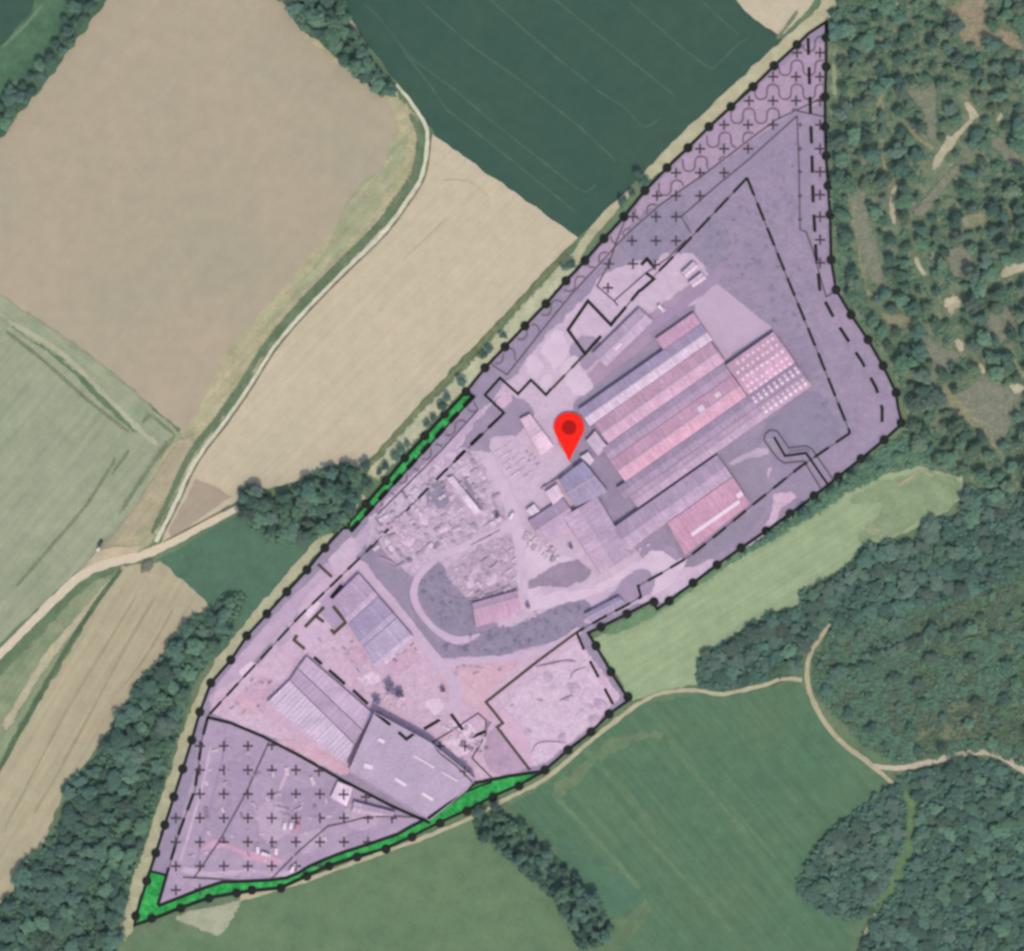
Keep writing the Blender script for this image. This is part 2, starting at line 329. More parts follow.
fribbon('grass_strip', [(594, 770), (630, 820), (690, 884), (740, 940)], 4, .09, bpy.data.materials['pasture_wear'], wvar=.6)
fribbon('grass_strip', [(660, 730), (700, 780), (760, 850)], 5, .09, bpy.data.materials['pasture_wear'], wvar=.8)
fsheet('bare_patch', [(546, 790), (572, 768), (600, 744), (616, 734), (662, 728), (664, 740), (640, 742), (600, 766), (572, 792), (560, 800)], .085, ground_mat('gate_wear', (108, 131, 103), (118, 134, 106), v=.06), jit=3, smooth=True)
fsheet('dark_pasture', [(560, 830), (600, 860), (640, 884), (650, 900), (612, 924), (590, 900), (556, 858)], .08, ground_mat('dark_pasture', (88, 120, 99), v=.05), jit=3, smooth=True)
fsheet('bare_patch', [(170, 916), (206, 906), (244, 898), (236, 916), (222, 938), (204, 934), (188, 926)], .1, ground_mat('dusty_corner', (164, 168, 144), (174, 176, 154), big=10, v=.05), jit=1.5)
# forest floors
m_floor = ground_mat('wood_floor', (76, 104, 88), (90, 116, 96), big=12, mid=5, v=.1, flecks=(112, 114, 92), fleck_amt=.66)
m_camp = ground_mat('camp_floor', (98, 122, 98), (128, 136, 114), big=10, mid=4, v=.1, flecks=(156, 156, 138), fleck_amt=.58)
CAMP = [(830, -20), (1060, -20), (1060, 520), (1024, 520), (985, 505), (962, 476), (925, 468), (906, 446), (908, 423), (902, 393), (890, 366), (874, 340), (856, 315), (840, 290), (834, 255), (831, 215), (829, 150), (828, 30)]
sheet('forest_floor', CAMP, .05, m_camp, jit=1)
SE1 = [(698, 692), (697, 665), (703, 652), (735, 640), (752, 622), (775, 612), (803, 607), (800, 592), (815, 590), (830, 582), (857, 560), (862, 548), (880, 542), (915, 540), (925, 522), (960, 515), (964, 490), (1060, 500), (1060, 560), (960, 600), (900, 612), (860, 622), (835, 632), (818, 640), (800, 655), (795, 680), (760, 690), (725, 696)]
sheet('forest_floor', SE1, .11, m_floor, jit=2)
SCRUB = [(832, 636), (900, 612), (960, 602), (1060, 562), (1060, 775), (1024, 766), (985, 750), (950, 755), (892, 762), (864, 744), (834, 714), (816, 690), (812, 660)]
sheet('scrub_floor', SCRUB, .07, ground_mat('scrub_floor', (92, 118, 94), (112, 130, 104), big=14, mid=5, v=.1, flecks=(140, 138, 112), fleck_amt=.62), jit=2)
SE2 = [(898, 776), (940, 764), (975, 756), (1000, 764), (1060, 800), (1060, 980), (852, 980), (866, 930), (880, 912), (850, 920), (820, 910), (800, 895), (798, 880), (812, 855), (830, 830), (855, 815), (880, 790), (893, 784)]
fsheet('bare_patch', [(906, 728), (930, 712), (960, 698), (976, 706), (990, 730), (972, 740), (940, 742)], .1, ground_mat('brown_scrub_soil', (128, 130, 108), (108, 122, 100), big=8, mid=3, v=.08), smooth=True, jit=4)
fsheet('bare_patch', [(884, 708), (900, 702), (912, 716), (900, 730), (888, 724)], .1, ground_mat('grey_scrub_soil', (126, 130, 112), (104, 122, 100), big=6, mid=3, v=.09), smooth=True, jit=4)
fsheet('rough_grass', [(986, 706), (1008, 700), (1024, 720), (1024, 746), (1000, 744)], .1, ground_mat('scrub_glade', (92, 120, 95), v=.06), smooth=True, jit=3)
fsheet('rough_grass', [(920, 604), (970, 588), (1030, 560), (1040, 590), (980, 610), (930, 626)], .1, bpy.data.materials['scrub_glade'], smooth=True, jit=4)
fsheet('rough_grass', [(836, 632), (862, 628), (870, 640), (846, 652), (834, 646)], .1, ground_mat('glade_edge', (112, 124, 98), v=.06), smooth=True, jit=2)
sheet('forest_floor', SE2, .12, m_floor, jit=2)
RIDE = [(905, 788), (912, 812), (911, 836), (902, 866), (890, 890), (872, 912)]
fribbon('forest_ride', RIDE, [10, 11, 12, 12, 14, 10], .15, ground_mat('ride_grass', (98, 128, 94), (110, 134, 100), v=.08), wvar=.4)
BELT = [(246, 596), (232, 632), (208, 660), (190, 692), (176, 740), (160, 790), (146, 840), (128, 890), (114, 970), (-30, 970), (-30, 930), (0, 905), (14, 890), (26, 858), (44, 846), (66, 818), (70, 800), (60, 788), (76, 774), (92, 766), (98, 748), (110, 738), (116, 716), (130, 700), (138, 680), (162, 658), (174, 636), (194, 616), (212, 608), (220, 598), (234, 592)]
sheet('forest_floor', BELT, .12, m_floor, jit=2)
MIDH = [(240, 490), (254, 486), (268, 492), (274, 502), (300, 482), (325, 468), (345, 463), (358, 470), (364, 488), (356, 508), (340, 528), (300, 543), (270, 540), (250, 525), (240, 512)]
sheet('forest_floor', MIDH, .13, m_floor, jit=2)
TLB = [(-20, 160), (-20, 108), (0, 96), (30, 70), (56, 36), (70, -20), (118, -20), (94, 18), (62, 62), (28, 104), (0, 138)]
sheet('forest_floor', TLB, .12, m_floor, jit=2)
TOPH = [(272, -20), (336, -20), (352, 24), (368, 52), (384, 74), (396, 98), (384, 96), (350, 72), (325, 46), (300, 30)]
sheet('forest_floor', TOPH, .13, m_floor, jit=2)
BROW = [(470, 806), (500, 806), (522, 822), (546, 850), (572, 870), (600, 900), (612, 930), (600, 944), (580, 946), (556, 900), (520, 870), (498, 846), (478, 836)]
sheet('forest_floor', BROW, .13, ground_mat('row_grass', (92, 120, 98), v=.08), jit=3)

# tracks
m_chalk = ground_mat('chalk_track', (216, 202, 180), (206, 194, 172), big=9, v=.05)
m_pale = ground_mat('pale_track', (206, 204, 180), (188, 190, 164), big=9, v=.06)
m_sand = ground_mat('sandy_track', (190, 184, 156), (176, 172, 144), big=10, v=.05)
m_dirt = ground_mat('dirt_track', (186, 176, 150), (172, 166, 140), big=8, v=.06)
m_brown = ground_mat('soil_edge', (120, 116, 92), (136, 126, 104), v=.06)
sheet('farm_yard', [(82, 570), (96, 552), (118, 546), (140, 546), (136, 558), (104, 566)], .155, ground_mat('yard_dust', (198, 182, 156), (182, 172, 146), v=.05), jit=1.5)
ribbon('farm_track', [(-10, 664), (30, 624), (60, 594), (84, 574), (106, 564), (140, 556), (164, 546), (200, 527), (238, 508)], [8, 8, 9, 9, 9, 9, 9, 8, 6], .19, m_chalk)
CURV = [(396, 84), (415, 108), (426, 128), (427, 146), (421, 178), (402, 208), (382, 234), (340, 275), (302, 314), (272, 350), (250, 385), (226, 420), (196, 460), (176, 502), (156, 542)]
def off(line, dpx):
    out = []
    for i, p in enumerate(line):
        a = Vector(line[max(0, i-1)]); b = Vector(line[min(len(line)-1, i+1)]); t = (b-a).normalized(); out.append((p[0]-t.y*dpx, p[1]+t.x*dpx))
    return out
fribbon('grass_ditch', off(CURV[1:], 7.5), [4, 6, 6, 7, 8, 7, 6, 6, 5, 5, 5, 6, 5, 4], .16, ground_mat('ditch_green', (100, 120, 96), (118, 132, 106), big=8, v=.07), wvar=.2)
fribbon('soil_edge', off(CURV[2:], -3), 1.8, .17, m_brown, wvar=.4)
ribbon('field_track', CURV, [2.5, 3.5, 4, 4, 4, 4, 4, 3.5, 3.5, 3.5, 3.5, 3.5, 4, 4, 4], .18, ground_mat('white_track', (214, 212, 192), (198, 200, 176), big=8, v=.05), wvar=.25)
fribbon('soil_edge', [(158, 545), (198, 524), (230, 507)], 1.6, .2, m_brown, wvar=.4)
NWT = [(842, -20), (826, 10), (808, 27), (774, 56), (738, 89), (702, 123), (662, 162), (643, 181)]
ribbon('boundary_track', NWT, [18, 17, 14, 13, 13, 13, 12, 8], .17, m_sand)
fribbon('verge_grass', [(800, 8), (784, 30), (776, 40)], 3, .18, m_dk2)
ribbon('boundary_track', [(632, 190), (610, 212), (586, 240), (574, 262)], [4, 9, 9, 8], .17, m_sand)
fribbon('verge_grass', [(586, 246), (545, 292), (505, 336), (465, 379), (424, 420), (388, 460), (368, 478)], 13, .15, ground_mat('nw_verge', (192, 190, 162), (176, 180, 150), big=7, v=.06, flecks=(140, 150, 118)), wvar=.3)
fribbon('hedge_bank', [(578, 240), (540, 281), (500, 323), (460, 366), (420, 408), (388, 444), (370, 464), (358, 472)], 2.6, .2, ground_mat('olive_bank', (116, 124, 90), (134, 138, 104), big=5, v=.1), wvar=.4)
ribbon('boundary_track', [(364, 496), (340, 520), (310, 554), (272, 598), (238, 640), (216, 672), (200, 704), (186, 740), (171, 790), (153, 840), (136, 890), (122, 940)], [6, 10, 10, 10, 11, 12, 13, 13, 12, 12, 12, 12], .17, ground_mat('west_track', (182, 180, 152), (170, 168, 140), big=8, v=.06, flecks=(132, 142, 110)), wvar=.3)
ribbon('boundary_track', [(240, 898), (300, 882), (345, 866), (390, 850), (430, 835), (470, 818), (504, 800), (546, 778), (590, 741), (622, 716), (640, 703), (662, 693), (696, 690), (720, 694), (760, 686), (782, 679), (802, 680)], [6, 4.5, 4, 4, 4, 4, 4, 4.5, 4, 4, 4, 4, 4, 4, 4, 4, 4], .18, m_sand, wvar=.3)
ribbon('forest_track', [(830, 624), (820, 638), (810, 654), (807, 676), (812, 698), (826, 724), (846, 746), (868, 762), (893, 784)], [3, 4, 4, 5, 5, 5, 5, 5, 4], .2, m_dirt)
ribbon('forest_track', [(874, 766), (900, 768), (930, 762), (960, 754), (985, 752), (1004, 758), (1040, 782)], [5, 5, 6, 6, 6, 6, 6], .21, ground_mat('chalky_dirt', (198, 188, 170), (184, 172, 150), big=7, v=.07))
ribbon('forest_track', [(876, 914), (866, 932), (858, 960)], 4, .2, m_dirt)
fsheet('bare_patch', [(888, 772), (900, 770), (896, 782)], .195, ground_mat('junction_soil', (156, 148, 120), v=.06), jit=.5)
fribbon('footpath', [(894, 488), (910, 478), (920, 471), (936, 478)], 2.2, .14, ground_mat('path_soil', (168, 160, 130), v=.06), wvar=.5)

# camp clearings and paths
gaps = []
m_clear = ground_mat('camp_clearing', (140, 140, 126), (124, 132, 114), big=6, mid=2.5, v=.1, flecks=(108, 112, 96), fleck_amt=.58)
m_yel = ground_mat('camp_dry_grass', (150, 150, 122), (134, 138, 114), big=6, mid=2.5, v=.1)
m_red = ground_mat('camp_reddish_soil', (160, 146, 126), (138, 138, 114), big=6, mid=2.5, v=.1)
m_bare = ground_mat('camp_bare_soil', (194, 186, 162), (176, 172, 148), big=6, v=.06)
def clearing(px, m, z=.11): gaps.append(('p', px)); fsheet('clearing', px, z, m, smooth=True, jit=2.2, size=4, width=3.4)
for cx, cy, r_ in ((868, 60, 4), (905, 45, 3), (930, 60, 4), (985, 95, 6), (1008, 95, 5), (848, 150, 5), (862, 160, 6), (875, 130, 4), (905, 165, 5), (920, 190, 5), (980, 185, 6), (1010, 215, 7), (940, 225, 5), (905, 240, 6), (1000, 250, 6), (975, 300, 5), (925, 300, 4), (900, 345, 5), (985, 365, 7), (1010, 345, 6), (1000, 470, 6), (1015, 490, 5), (975, 465, 4), (850, 95, 3), (890, 80, 4), (1000, 20, 4), (1018, 100, 5)):
    clearing([(cx+r_*(1.2 if k % 2 else .8)*math.cos(k*1.05+cx), cy+r_*(.8 if k % 3 else 1.3)*math.sin(k*1.05+cx)) for k in range(6)], (m_clear, m_yel, m_clear)[(cx+cy) % 3])
def campway(px, wd, m, z=.14): gaps.append(('l', px, wd)); fribbon('camp_path', px, wd, z, m, wvar=.5)
clearing([(897, 85), (918, 88), (935, 82), (938, 120), (936, 142), (926, 140), (922, 110), (906, 98)], m_clear)
clearing([(872, 98), (884, 92), (888, 108), (880, 114)], m_yel)
clearing([(945, 6), (985, -6), (992, 18), (990, 28), (1008, 28), (1024, 44), (1018, 54), (992, 40), (976, 48), (960, 40), (950, 20)], m_red)
clearing([(1010, 60), (1030, 50), (1036, 70), (1022, 68)], m_red)
clearing([(990, 140), (1004, 138), (1022, 156), (1030, 170), (1010, 168)], m_clear)
clearing([(964, 150), (980, 152), (976, 162), (962, 161)], m_clear)
clearing([(846, 190), (862, 184), (872, 222), (884, 270), (892, 290), (878, 292), (862, 262), (852, 234)], m_clear)
clearing([(848, 206), (856, 204), (862, 246), (876, 300), (892, 312), (910, 312), (924, 322), (910, 330), (884, 322), (866, 296), (856, 258)], m_yel)
clearing([(944, 250), (968, 244), (974, 268), (962, 280), (948, 272)], m_clear)
clearing([(960, 216), (982, 208), (990, 224), (976, 232), (962, 228)], m_yel)
clearing([(986, 312), (1014, 304), (1018, 322), (1000, 346), (988, 334)], m_clear)
clearing([(918, 328), (936, 340), (956, 350), (962, 360), (944, 372), (932, 388), (926, 380), (930, 360)], m_clear)
clearing([(932, 384), (956, 392), (976, 380), (992, 377), (1006, 386), (1026, 386), (1016, 410), (1010, 432), (1000, 446), (990, 444), (972, 424), (948, 416), (944, 402)], m_clear)
clearing([(938, 376), (952, 388), (964, 402), (990, 428), (1000, 450), (996, 456), (984, 436), (960, 420), (946, 412)], m_yel, .125)
clearing([(1006, 384), (1022, 382), (1030, 390), (1016, 396)], m_bare)
campway([(974, 118), (962, 130), (944, 150), (932, 172)], [4, 5, 9, 4], m_bare)
campway([(964, 100), (972, 112), (975, 120)], [5, 7, 9], m_bare)
campway([(936, 150), (918, 138), (905, 124)], [4, 3, 3], m_yel)
campway([(968, 158), (950, 176), (932, 198), (914, 218)], [6, 7, 8, 9], m_clear)
campway([(896, 183), (892, 204), (895, 228)], [3, 5, 4], m_bare)
campway([(880, 145), (884, 165), (890, 185)], [3, 3, 3], m_yel)
campway([(915, 256), (920, 268), (926, 276)], [5, 4, 4], m_bare)
campway([(942, 304), (954, 302), (958, 296)], [6, 11, 4], m_bare)
campway([(950, 304), (952, 316)], [8, 2], m_bare)
campway([(1002, 278), (1010, 270), (1040, 264)], [5, 8, 9], m_bare)
campway([(956, 338), (960, 346), (962, 352)], [4, 7, 4], m_bare)
campway([(978, 362), (986, 376)], [4, 5], m_bare)
campway([(1010, 350), (1020, 370), (1034, 384)], [3, 3, 3], m_yel)
campway([(835, 50), (834, 70), (835, 100)], [2.5, 4, 3], ground_mat('edge_path', (148, 164, 128), v=.06))
for p in ((895, 3), (1022, 118), (948, 139), (1000, 118)): clearing([(p[0]-5, p[1]-5), (p[0]+6, p[1]-4), (p[0]+5, p[1]+6), (p[0]-4, p[1]+5)], m_bare, .13)
# wheel tracks in the dark crop
m_tl = ground_mat('tramline', (86, 110, 97), (76, 102, 90), big=10, v=.05)
for q in ([(352, 4), (357, 2), (363, 3), (376, 14), (410, 57), (455, 90), (490, 120), (555, 171), (578, 189), (585, 192), (592, 189), (602, 177)], [(396, 42), (430, 85), (446, 109), (480, 135), (555, 195), (568, 206), (580, 215)],
          [(414, -5), (470, 45), (520, 80), (580, 127), (611, 156), (615, 161), (612, 172)], [(484, -6), (530, 35), (562, 62), (600, 92), (625, 108), (641, 125), (646, 127), (652, 125), (666, 112)], [(548, -6), (600, 36), (650, 76), (673, 94), (677, 100), (675, 104)],
          [(620, -6), (680, 46), (708, 68), (714, 68), (738, 44), (748, 38), (758, 32)], [(694, -6), (720, 18), (738, 34), (742, 42)]):
    fribbon('wheel_track', q, 2.0, .11, m_tl, wvar=.5, smooth=False)
m_tl2 = ground_mat('stubble_wear', (184, 172, 148), v=.03)
for q in ([(440, 180), (470, 182), (490, 198)], [(450, 215), (430, 235), (400, 262)]):
    fribbon('wheel_track', q, 1.3, .11, m_tl2, wvar=.7)
# ---------------------------------------------------------------- trees
L_DK = leaf_mat('foliage_dark', (0.089, 0.166, 0.126), (0.124, 0.211, 0.152))
L_MID = leaf_mat('foliage_green', (0.114, 0.208, 0.136), (0.154, 0.257, 0.161))
L_GRY = leaf_mat('foliage_grey', (0.117, 0.175, 0.133), (0.154, 0.215, 0.159))
L_LT = leaf_mat('foliage_pale', (0.136, 0.201, 0.126), (0.174, 0.234, 0.150))
M_BARK = flat_mat('bark', (98, 86, 70))
def crown_mesh(name, R, zc, rz, nclump, per, leaf, rnd, m, core=.78, flat=.45):
    V = []; F = []
    bm = bmesh.new(); bmesh.ops.create_icosphere(bm, subdivisions=2, radius=1)
    sd = rnd.random()*50
    for v in bm.verts:
        k = core*(1+.34*noise.noise(v.co*1.7+Vector((sd, 0, 0)))+.16*noise.noise(v.co*4+Vector((0, sd, 0))))
        V.append((v.co.x*R*k, v.co.y*R*k, zc+v.co.z*rz*k))
    for f in bm.faces: F.append([v.index for v in f.verts])
    bm.free()
    lob = [(rnd.randint(2, 5), rnd.uniform(.08, .24), rnd.random()*6.28) for _ in range(3)]
    wob = lambda t: 1+sum(a*math.sin(k*t+ph) for k, a, ph in lob)
    V = [(a*wob(math.atan2(b, a)), b*wob(math.atan2(b, a)), c_) for a, b, c_ in V]
    for c in range(nclump):
        th = rnd.random()*6.283; cz = rnd.uniform(-.25, 1); rr = math.sqrt(max(.05, 1-max(cz, 0)**2))*rnd.uniform(.62, 1.0)*wob(th)
        if c < nclump*.3: rr *= .55; cz = rnd.uniform(.6, 1)
        c0 = Vector((math.cos(th)*rr*R*.8, math.sin(th)*rr*R*.8, zc+cz*rz*.75)); cr = R*rnd.uniform(.16, .38)
        for q in range(per):
            dd = Vector((rnd.gauss(0, 1), rnd.gauss(0, 1), abs(rnd.gauss(0, 1))*1.2+.15)).normalized()
            p = c0+dd*cr*rnd.uniform(.7, 1.12); p.z = c0.z+dd.z*cr*.8*rnd.uniform(.7, 1.1)
            nn = (dd+Vector((rnd.uniform(-flat, flat), rnd.uniform(-flat, flat), rnd.uniform(.2, 1.0)))).normalized()
            t = nn.cross(Vector((rnd.random()-.5, rnd.random()-.5, rnd.random()-.5))).normalized(); bt = nn.cross(t)
            s = leaf*rnd.uniform(.6, 1.3)*.5; b = len(V)
            V += [p-t*s-bt*s*.7, p+t*s*.8-bt*s, p+t*s+bt*s*.8, p-t*s*.7+bt*s]; F.append((b, b+1, b+2, b+3))
    me = mesh(name, V, F); me.materials.append(m); return me
def trunk_mesh(h, r, rnd, limbs=5, spread=2.0):
    V = []; F = []
    def tube(a, b, ra, rb):
        a = Vector(a); b = Vector(b); dd = (b-a).normalized(); x = dd.orthogonal().normalized(); y = dd.cross(x); k = len(V)
        for p, q in ((a, ra), (b, rb)):
            for i in range(6): V.append(p+(x*math.cos(i*1.047)+y*math.sin(i*1.047))*q)
        for i in range(6): F.append((k+i, k+(i+1) % 6, k+6+(i+1) % 6, k+6+i))
    tube((0, 0, -.1), (0, 0, h*.5), r, r*.75); tube((0, 0, h*.5), (.1, .05, h), r*.75, r*.3)
    for i in range(limbs):
        th = i*6.283/limbs+rnd.random(); z = h*rnd.uniform(.4, .75)
        tube((0, 0, z), (math.cos(th)*spread, math.sin(th)*spread, z+rnd.uniform(1, 2)), r*.45, r*.12)
    me = mesh('trunk', V, F); me.materials.append(M_BARK); return me
TR = random.Random(11)
def tree_set(m, n=3, R=4.7, zc=5.0, rz=2.5, leaf=.95, nclump=26, per=22):
    return [(crown_mesh('crown', R, zc, rz, nclump, per, leaf, TR, m), trunk_mesh(zc, .24, TR, 5, R*.45)) for _ in range(n)]
SETS = {'dark green': tree_set(L_DK, 8), 'mid green': tree_set(L_MID, 8), 'grey green': tree_set(L_GRY, 6), 'pale green': tree_set(L_LT, 5)}
def place_tree(name, p, s, colour, label, group, cat='tree', zs=1.0):
    x, y = W(p)
    cm, tm = TR.choice(SETS[colour])
    r = thing(name, label, cat, (x, y, 0), TR.random()*6.283, group)
    r.scale = (s*TR.uniform(.78, 1.22), s*TR.uniform(.78, 1.22), s*zs*TR.uniform(.85, 1.2))
    c = bpy.data.objects.new('crown', cm); COL.objects.link(c); c.parent = r
    t = bpy.data.objects.new('trunk', tm); COL.objects.link(t); t.parent = r
    return r
def scatter(poly, spacing, n_max, reject=None, inset=0, seed=1):
    rd = random.Random(seed); xs = [p[0] for p in poly]; ys = [p[1] for p in poly]; pts = []
    edge = poly+[poly[0]]
    for _ in range(n_max*60):
        p = (rd.uniform(max(min(xs), -8), min(max(xs), 1032)), rd.uniform(max(min(ys), -8), min(max(ys), 959)))
        if not inside(p, poly): continue
        if reject and reject(p): continue
        if inset and dist_line(p, edge) < inset: continue
        sp = spacing*rd.uniform(.8, 1.25)
        if any(abs(q[0]-p[0]) < sp and (q[0]-p[0])**2+(q[1]-p[1])**2 < sp*sp for q in pts): continue
        pts.append(p)
        if len(pts) >= n_max: break
    return pts
def near(p, marks):
    return min(marks, key=lambda mk: (mk[0]-p[0])**2+(mk[1]-p[1])**2)[2]
SZ = lambda s: 'big' if s > 1.12 else ('small' if s < .8 else 'medium')
def in_gap(p):
    for g in gaps:
        if g[0] == 'p':
            if inside(p, g[1]): return True
        else:
            wd = max(g[2]) if isinstance(g[2], (list, tuple)) else g[2]
            if dist_line(p, g[1]) < wd*.5+5: return True
    return False
CM = [(850, 20, 'by the north tip of the boundary line'), (860, 130, 'beside the east boundary line'), (920, 30, 'in the closed canopy north of the clearings'), (985, 45, 'around the reddish camp clearing'),
      (920, 110, 'around the grey camp clearing'), (955, 140, 'beside the widest pale camp path'), (1000, 100, 'east of the pale camp path'), (895, 205, 'along the short white camp path'), (935, 200, 'beside the grey camp lane'),
      (1000, 200, 'in the thick wood east of the grey lane'), (862, 250, 'along the narrow clearing by the boundary'), (910, 260, 'between two camp clearings'), (955, 265, 'around the small square clearing'), (950, 310, 'around the pale triangle of bare soil'),
      (1005, 270, 'by the bare soil at the east frame edge'), (1000, 330, 'around the eastern grey clearing'), (890, 330, 'between boundary bend and camp'), (930, 360, 'beside the winding camp clearing'), (975, 350, 'north of the large southern clearing'),
      (985, 410, 'around the large southern clearing'), (930, 430, 'by the east corner of the boundary'), (990, 475, 'in the southern end of the camp wood')]
n_tree = 0
camp = scatter(CAMP, 12.0, 290, lambda p: in_gap(p) or p[0] > 1028 or (p[1] > 70 and noise.noise((p[0]/20, p[1]/20, 8)) > .28), 6.5, 3)
for p in camp:
    n1 = noise.noise((p[0]/60, p[1]/60, 1))
    colour = TR.choices(['dark green', 'mid green', 'grey green', 'pale green'], [3.5, 4, 1.4, 1.6 if n1 < .1 else 3.4])[0]
    s = TR.choice([.5, .6, .75, .85, .95, 1.05, 1.2])
    place_tree('camp_tree', p, s, colour, f'{SZ(s)} {colour} round tree {near(p, CM)}', 'round trees of the camp wood', zs=.85)
SM = [(720, 660, 'in the grey copse above the pasture track'), (770, 650, 'beside the north end of the forest track'), (800, 620, 'on the hay meadow edge of the wood'), (860, 580, 'on the jagged meadow edge east of the hay'), (900, 570, 'in the deep wood north of the scrub'),
      (960, 540, 'south of the camp wood'), (1000, 580, 'above the scrub at the east frame edge'), (985, 515, 'between camp wood and scrub')]
se1 = scatter(SE1, 11.5, 150, lambda p: dist_line(p, [(690, 690), (720, 694), (760, 686), (782, 679), (802, 680)]) < 7 or dist_line(p, [(830, 624), (820, 638), (810, 654), (807, 676)]) < 8, 3.5, 5)
for p in se1:
    colour = TR.choices(['dark green', 'mid green', 'grey green'], [3, 1.2, 5 if p[0] < 900 else 4])[0]; s = TR.choice([.7, .85, .95, 1.05, 1.2])
    place_tree('woodland_tree', p, s, colour, f'{SZ(s)} {colour} woodland tree {near(p, SM)}', 'woodland trees east of the hay meadow', zs=.5)
S2M = [(885, 800, 'at the junction of forest tracks'), (850, 830, 'on the dark western edge by the pasture'), (820, 880, 'at the rounded western end of the wood'), (860, 880, 'in the grey block west of the green ride'),
       (930, 800, 'just south of the chalky forest track'), (1000, 790, 'south of the track at the east edge'), (940, 860, 'in the dark block east of the ride'), (1000, 860, 'deep in the southern wood'), (900, 930, 'beside the short track at the bottom'), (980, 930, 'along the bottom of the southern wood')]
TRK = [(874, 766), (900, 768), (930, 762), (960, 754), (985, 752), (1004, 758), (1040, 782)]
se2 = scatter(SE2, 10.6, 240, lambda p: dist_line(p, RIDE) < 8.5 or dist_line(p, TRK) < 9, 3.5, 7)
for p in se2:
    west = p[0] < 905
    colour = TR.choices(['dark green', 'mid green', 'grey green'], [1.6, 1, 4] if west else [4, 3, .5])[0]; s = TR.choice([.5, .65, .8, .95, 1.15])
    if dist_line(p, SE2+[SE2[0]]) < 8 and west: colour = 'dark green'
    place_tree('forest_tree', p, s, colour, f'{SZ(s)} {colour} forest tree {near(p, S2M)}', 'forest trees south of the forked track', zs=.45)
BM_ = [(225, 615, 'by the lush green meadow'), (190, 650, 'at the narrow north end of the belt'), (160, 690, 'on the fallow field edge of the belt'), (150, 740, 'in the middle of the belt'), (100, 760, 'on the scalloped western edge'), (130, 800, 'beside the boundary track'), (70, 830, 'opposite the crossed plot'), (40, 880, 'where the belt meets the frame edge'), (90, 900, 'west of the green corner'), (60, 940, 'at the bottom end of the belt')]
belt = scatter(BELT, 12.0, 150, None, 4, 9)
for p in belt:
    colour = TR.choices(['dark green', 'mid green', 'grey green'], [3.4, 4, .5])[0]; s = TR.choice([.8, .95, 1.05, 1.2, 1.35])
    if p[0] < 245-(p[1]-590)*.56-28: colour = 'dark green'
    place_tree('belt_tree', p, s, colour, f'{SZ(s)} {colour} tree {near(p, BM_)}', 'trees of the belt beside the west boundary', zs=.68)
MM = [(250, 500, 'beside the end of the farm track'), (290, 510, 'in the middle of the field copse'), (340, 490, 'at the rounded end by the straw field'), (340, 520, 'by the boundary track')]
for p in scatter(MIDH, 11.0, 60, None, 4, 13):
    colour = TR.choices(['dark green', 'mid green', 'grey green'], [4, 2.4, 1.6])[0]; s = TR.choice([.8, .95, 1.1, 1.2])
    place_tree('copse_tree', p, s, colour, f'{SZ(s)} {colour} copse tree {near(p, MM)}', 'trees of the copse below the straw field')
for p in scatter(TLB, 10.5, 40, None, 3, 15):
    colour = TR.choices(['dark green', 'mid green', 'pale green'], [4, 2, .5])[0]; s = TR.choice([.7, .85, 1.0])
    place_tree('bank_tree', p, s, colour, f'{SZ(s)} {colour} tree on the bank in the top left corner', 'trees on the top left bank')
for p in scatter(TOPH, 10.5, 40, None, 3, 17):
    colour = TR.choices(['dark green', 'mid green'], [3, 3])[0]; s = TR.choice([.8, .95, 1.1, 1.2])
    place_tree('hedge_tree', p, s, colour, f'{SZ(s)} {colour} tree between bare field and dark crop', 'trees between the bare field and dark crop')
for p in scatter(BROW, 10.5, 60, None, 1, 19):
    s = TR.choice([.5, .65, .8, 1.0])
    place_tree('orchard_tree', p, s, 'dark green' if TR.random() < .75 else 'mid green', f'{SZ(s)} blue green tree in the row between two pastures', 'row of trees between the pastures')
for p in ((452, 402), (447, 410), (438, 422), (432, 428), (412, 448), (406, 454), (400, 461), (390, 470), (384, 476), (374, 490), (370, 484), (488, 360), (494, 354), (508, 340), (570, 272), (576, 268), (466, 386), (646, 184), (640, 176), (634, 196), (624, 204)):
    s = TR.choice([.5, .6, .7])
    p = (p[0]-4.5, p[1]-4) if p[0] < 600 else (p[0]-2, p[1]-2)
    place_tree('verge_tree', p, s, 'dark green', f'{SZ(s)} dark bushy tree on the verge by the north west boundary line', 'bushy trees on the north west verge')
for p in ((224, 602), (258, 497), (366, 466), (880, 470), (898, 456), (852, 478), (842, 486), (832, 494), (818, 504), (804, 514), (786, 524), (770, 536), (870, 462), (912, 450)):
    s = TR.choice([.45, .6, .75])
    place_tree('field_bush', p, s, TR.choice(['mid green', 'dark green']), 'low round bush on the grass near a field edge' if p[0] < 400 else 'low round bush on the bank below the south east boundary', 'low bushes on field edges' if p[0] < 400 else 'bushes on the south east bank')

FTR = [(830, 624), (820, 638), (810, 654), (807, 676), (812, 698), (826, 724), (846, 746), (868, 762), (893, 784)]; PTR = [(690, 690), (720, 694), (760, 686), (782, 679), (802, 680)]
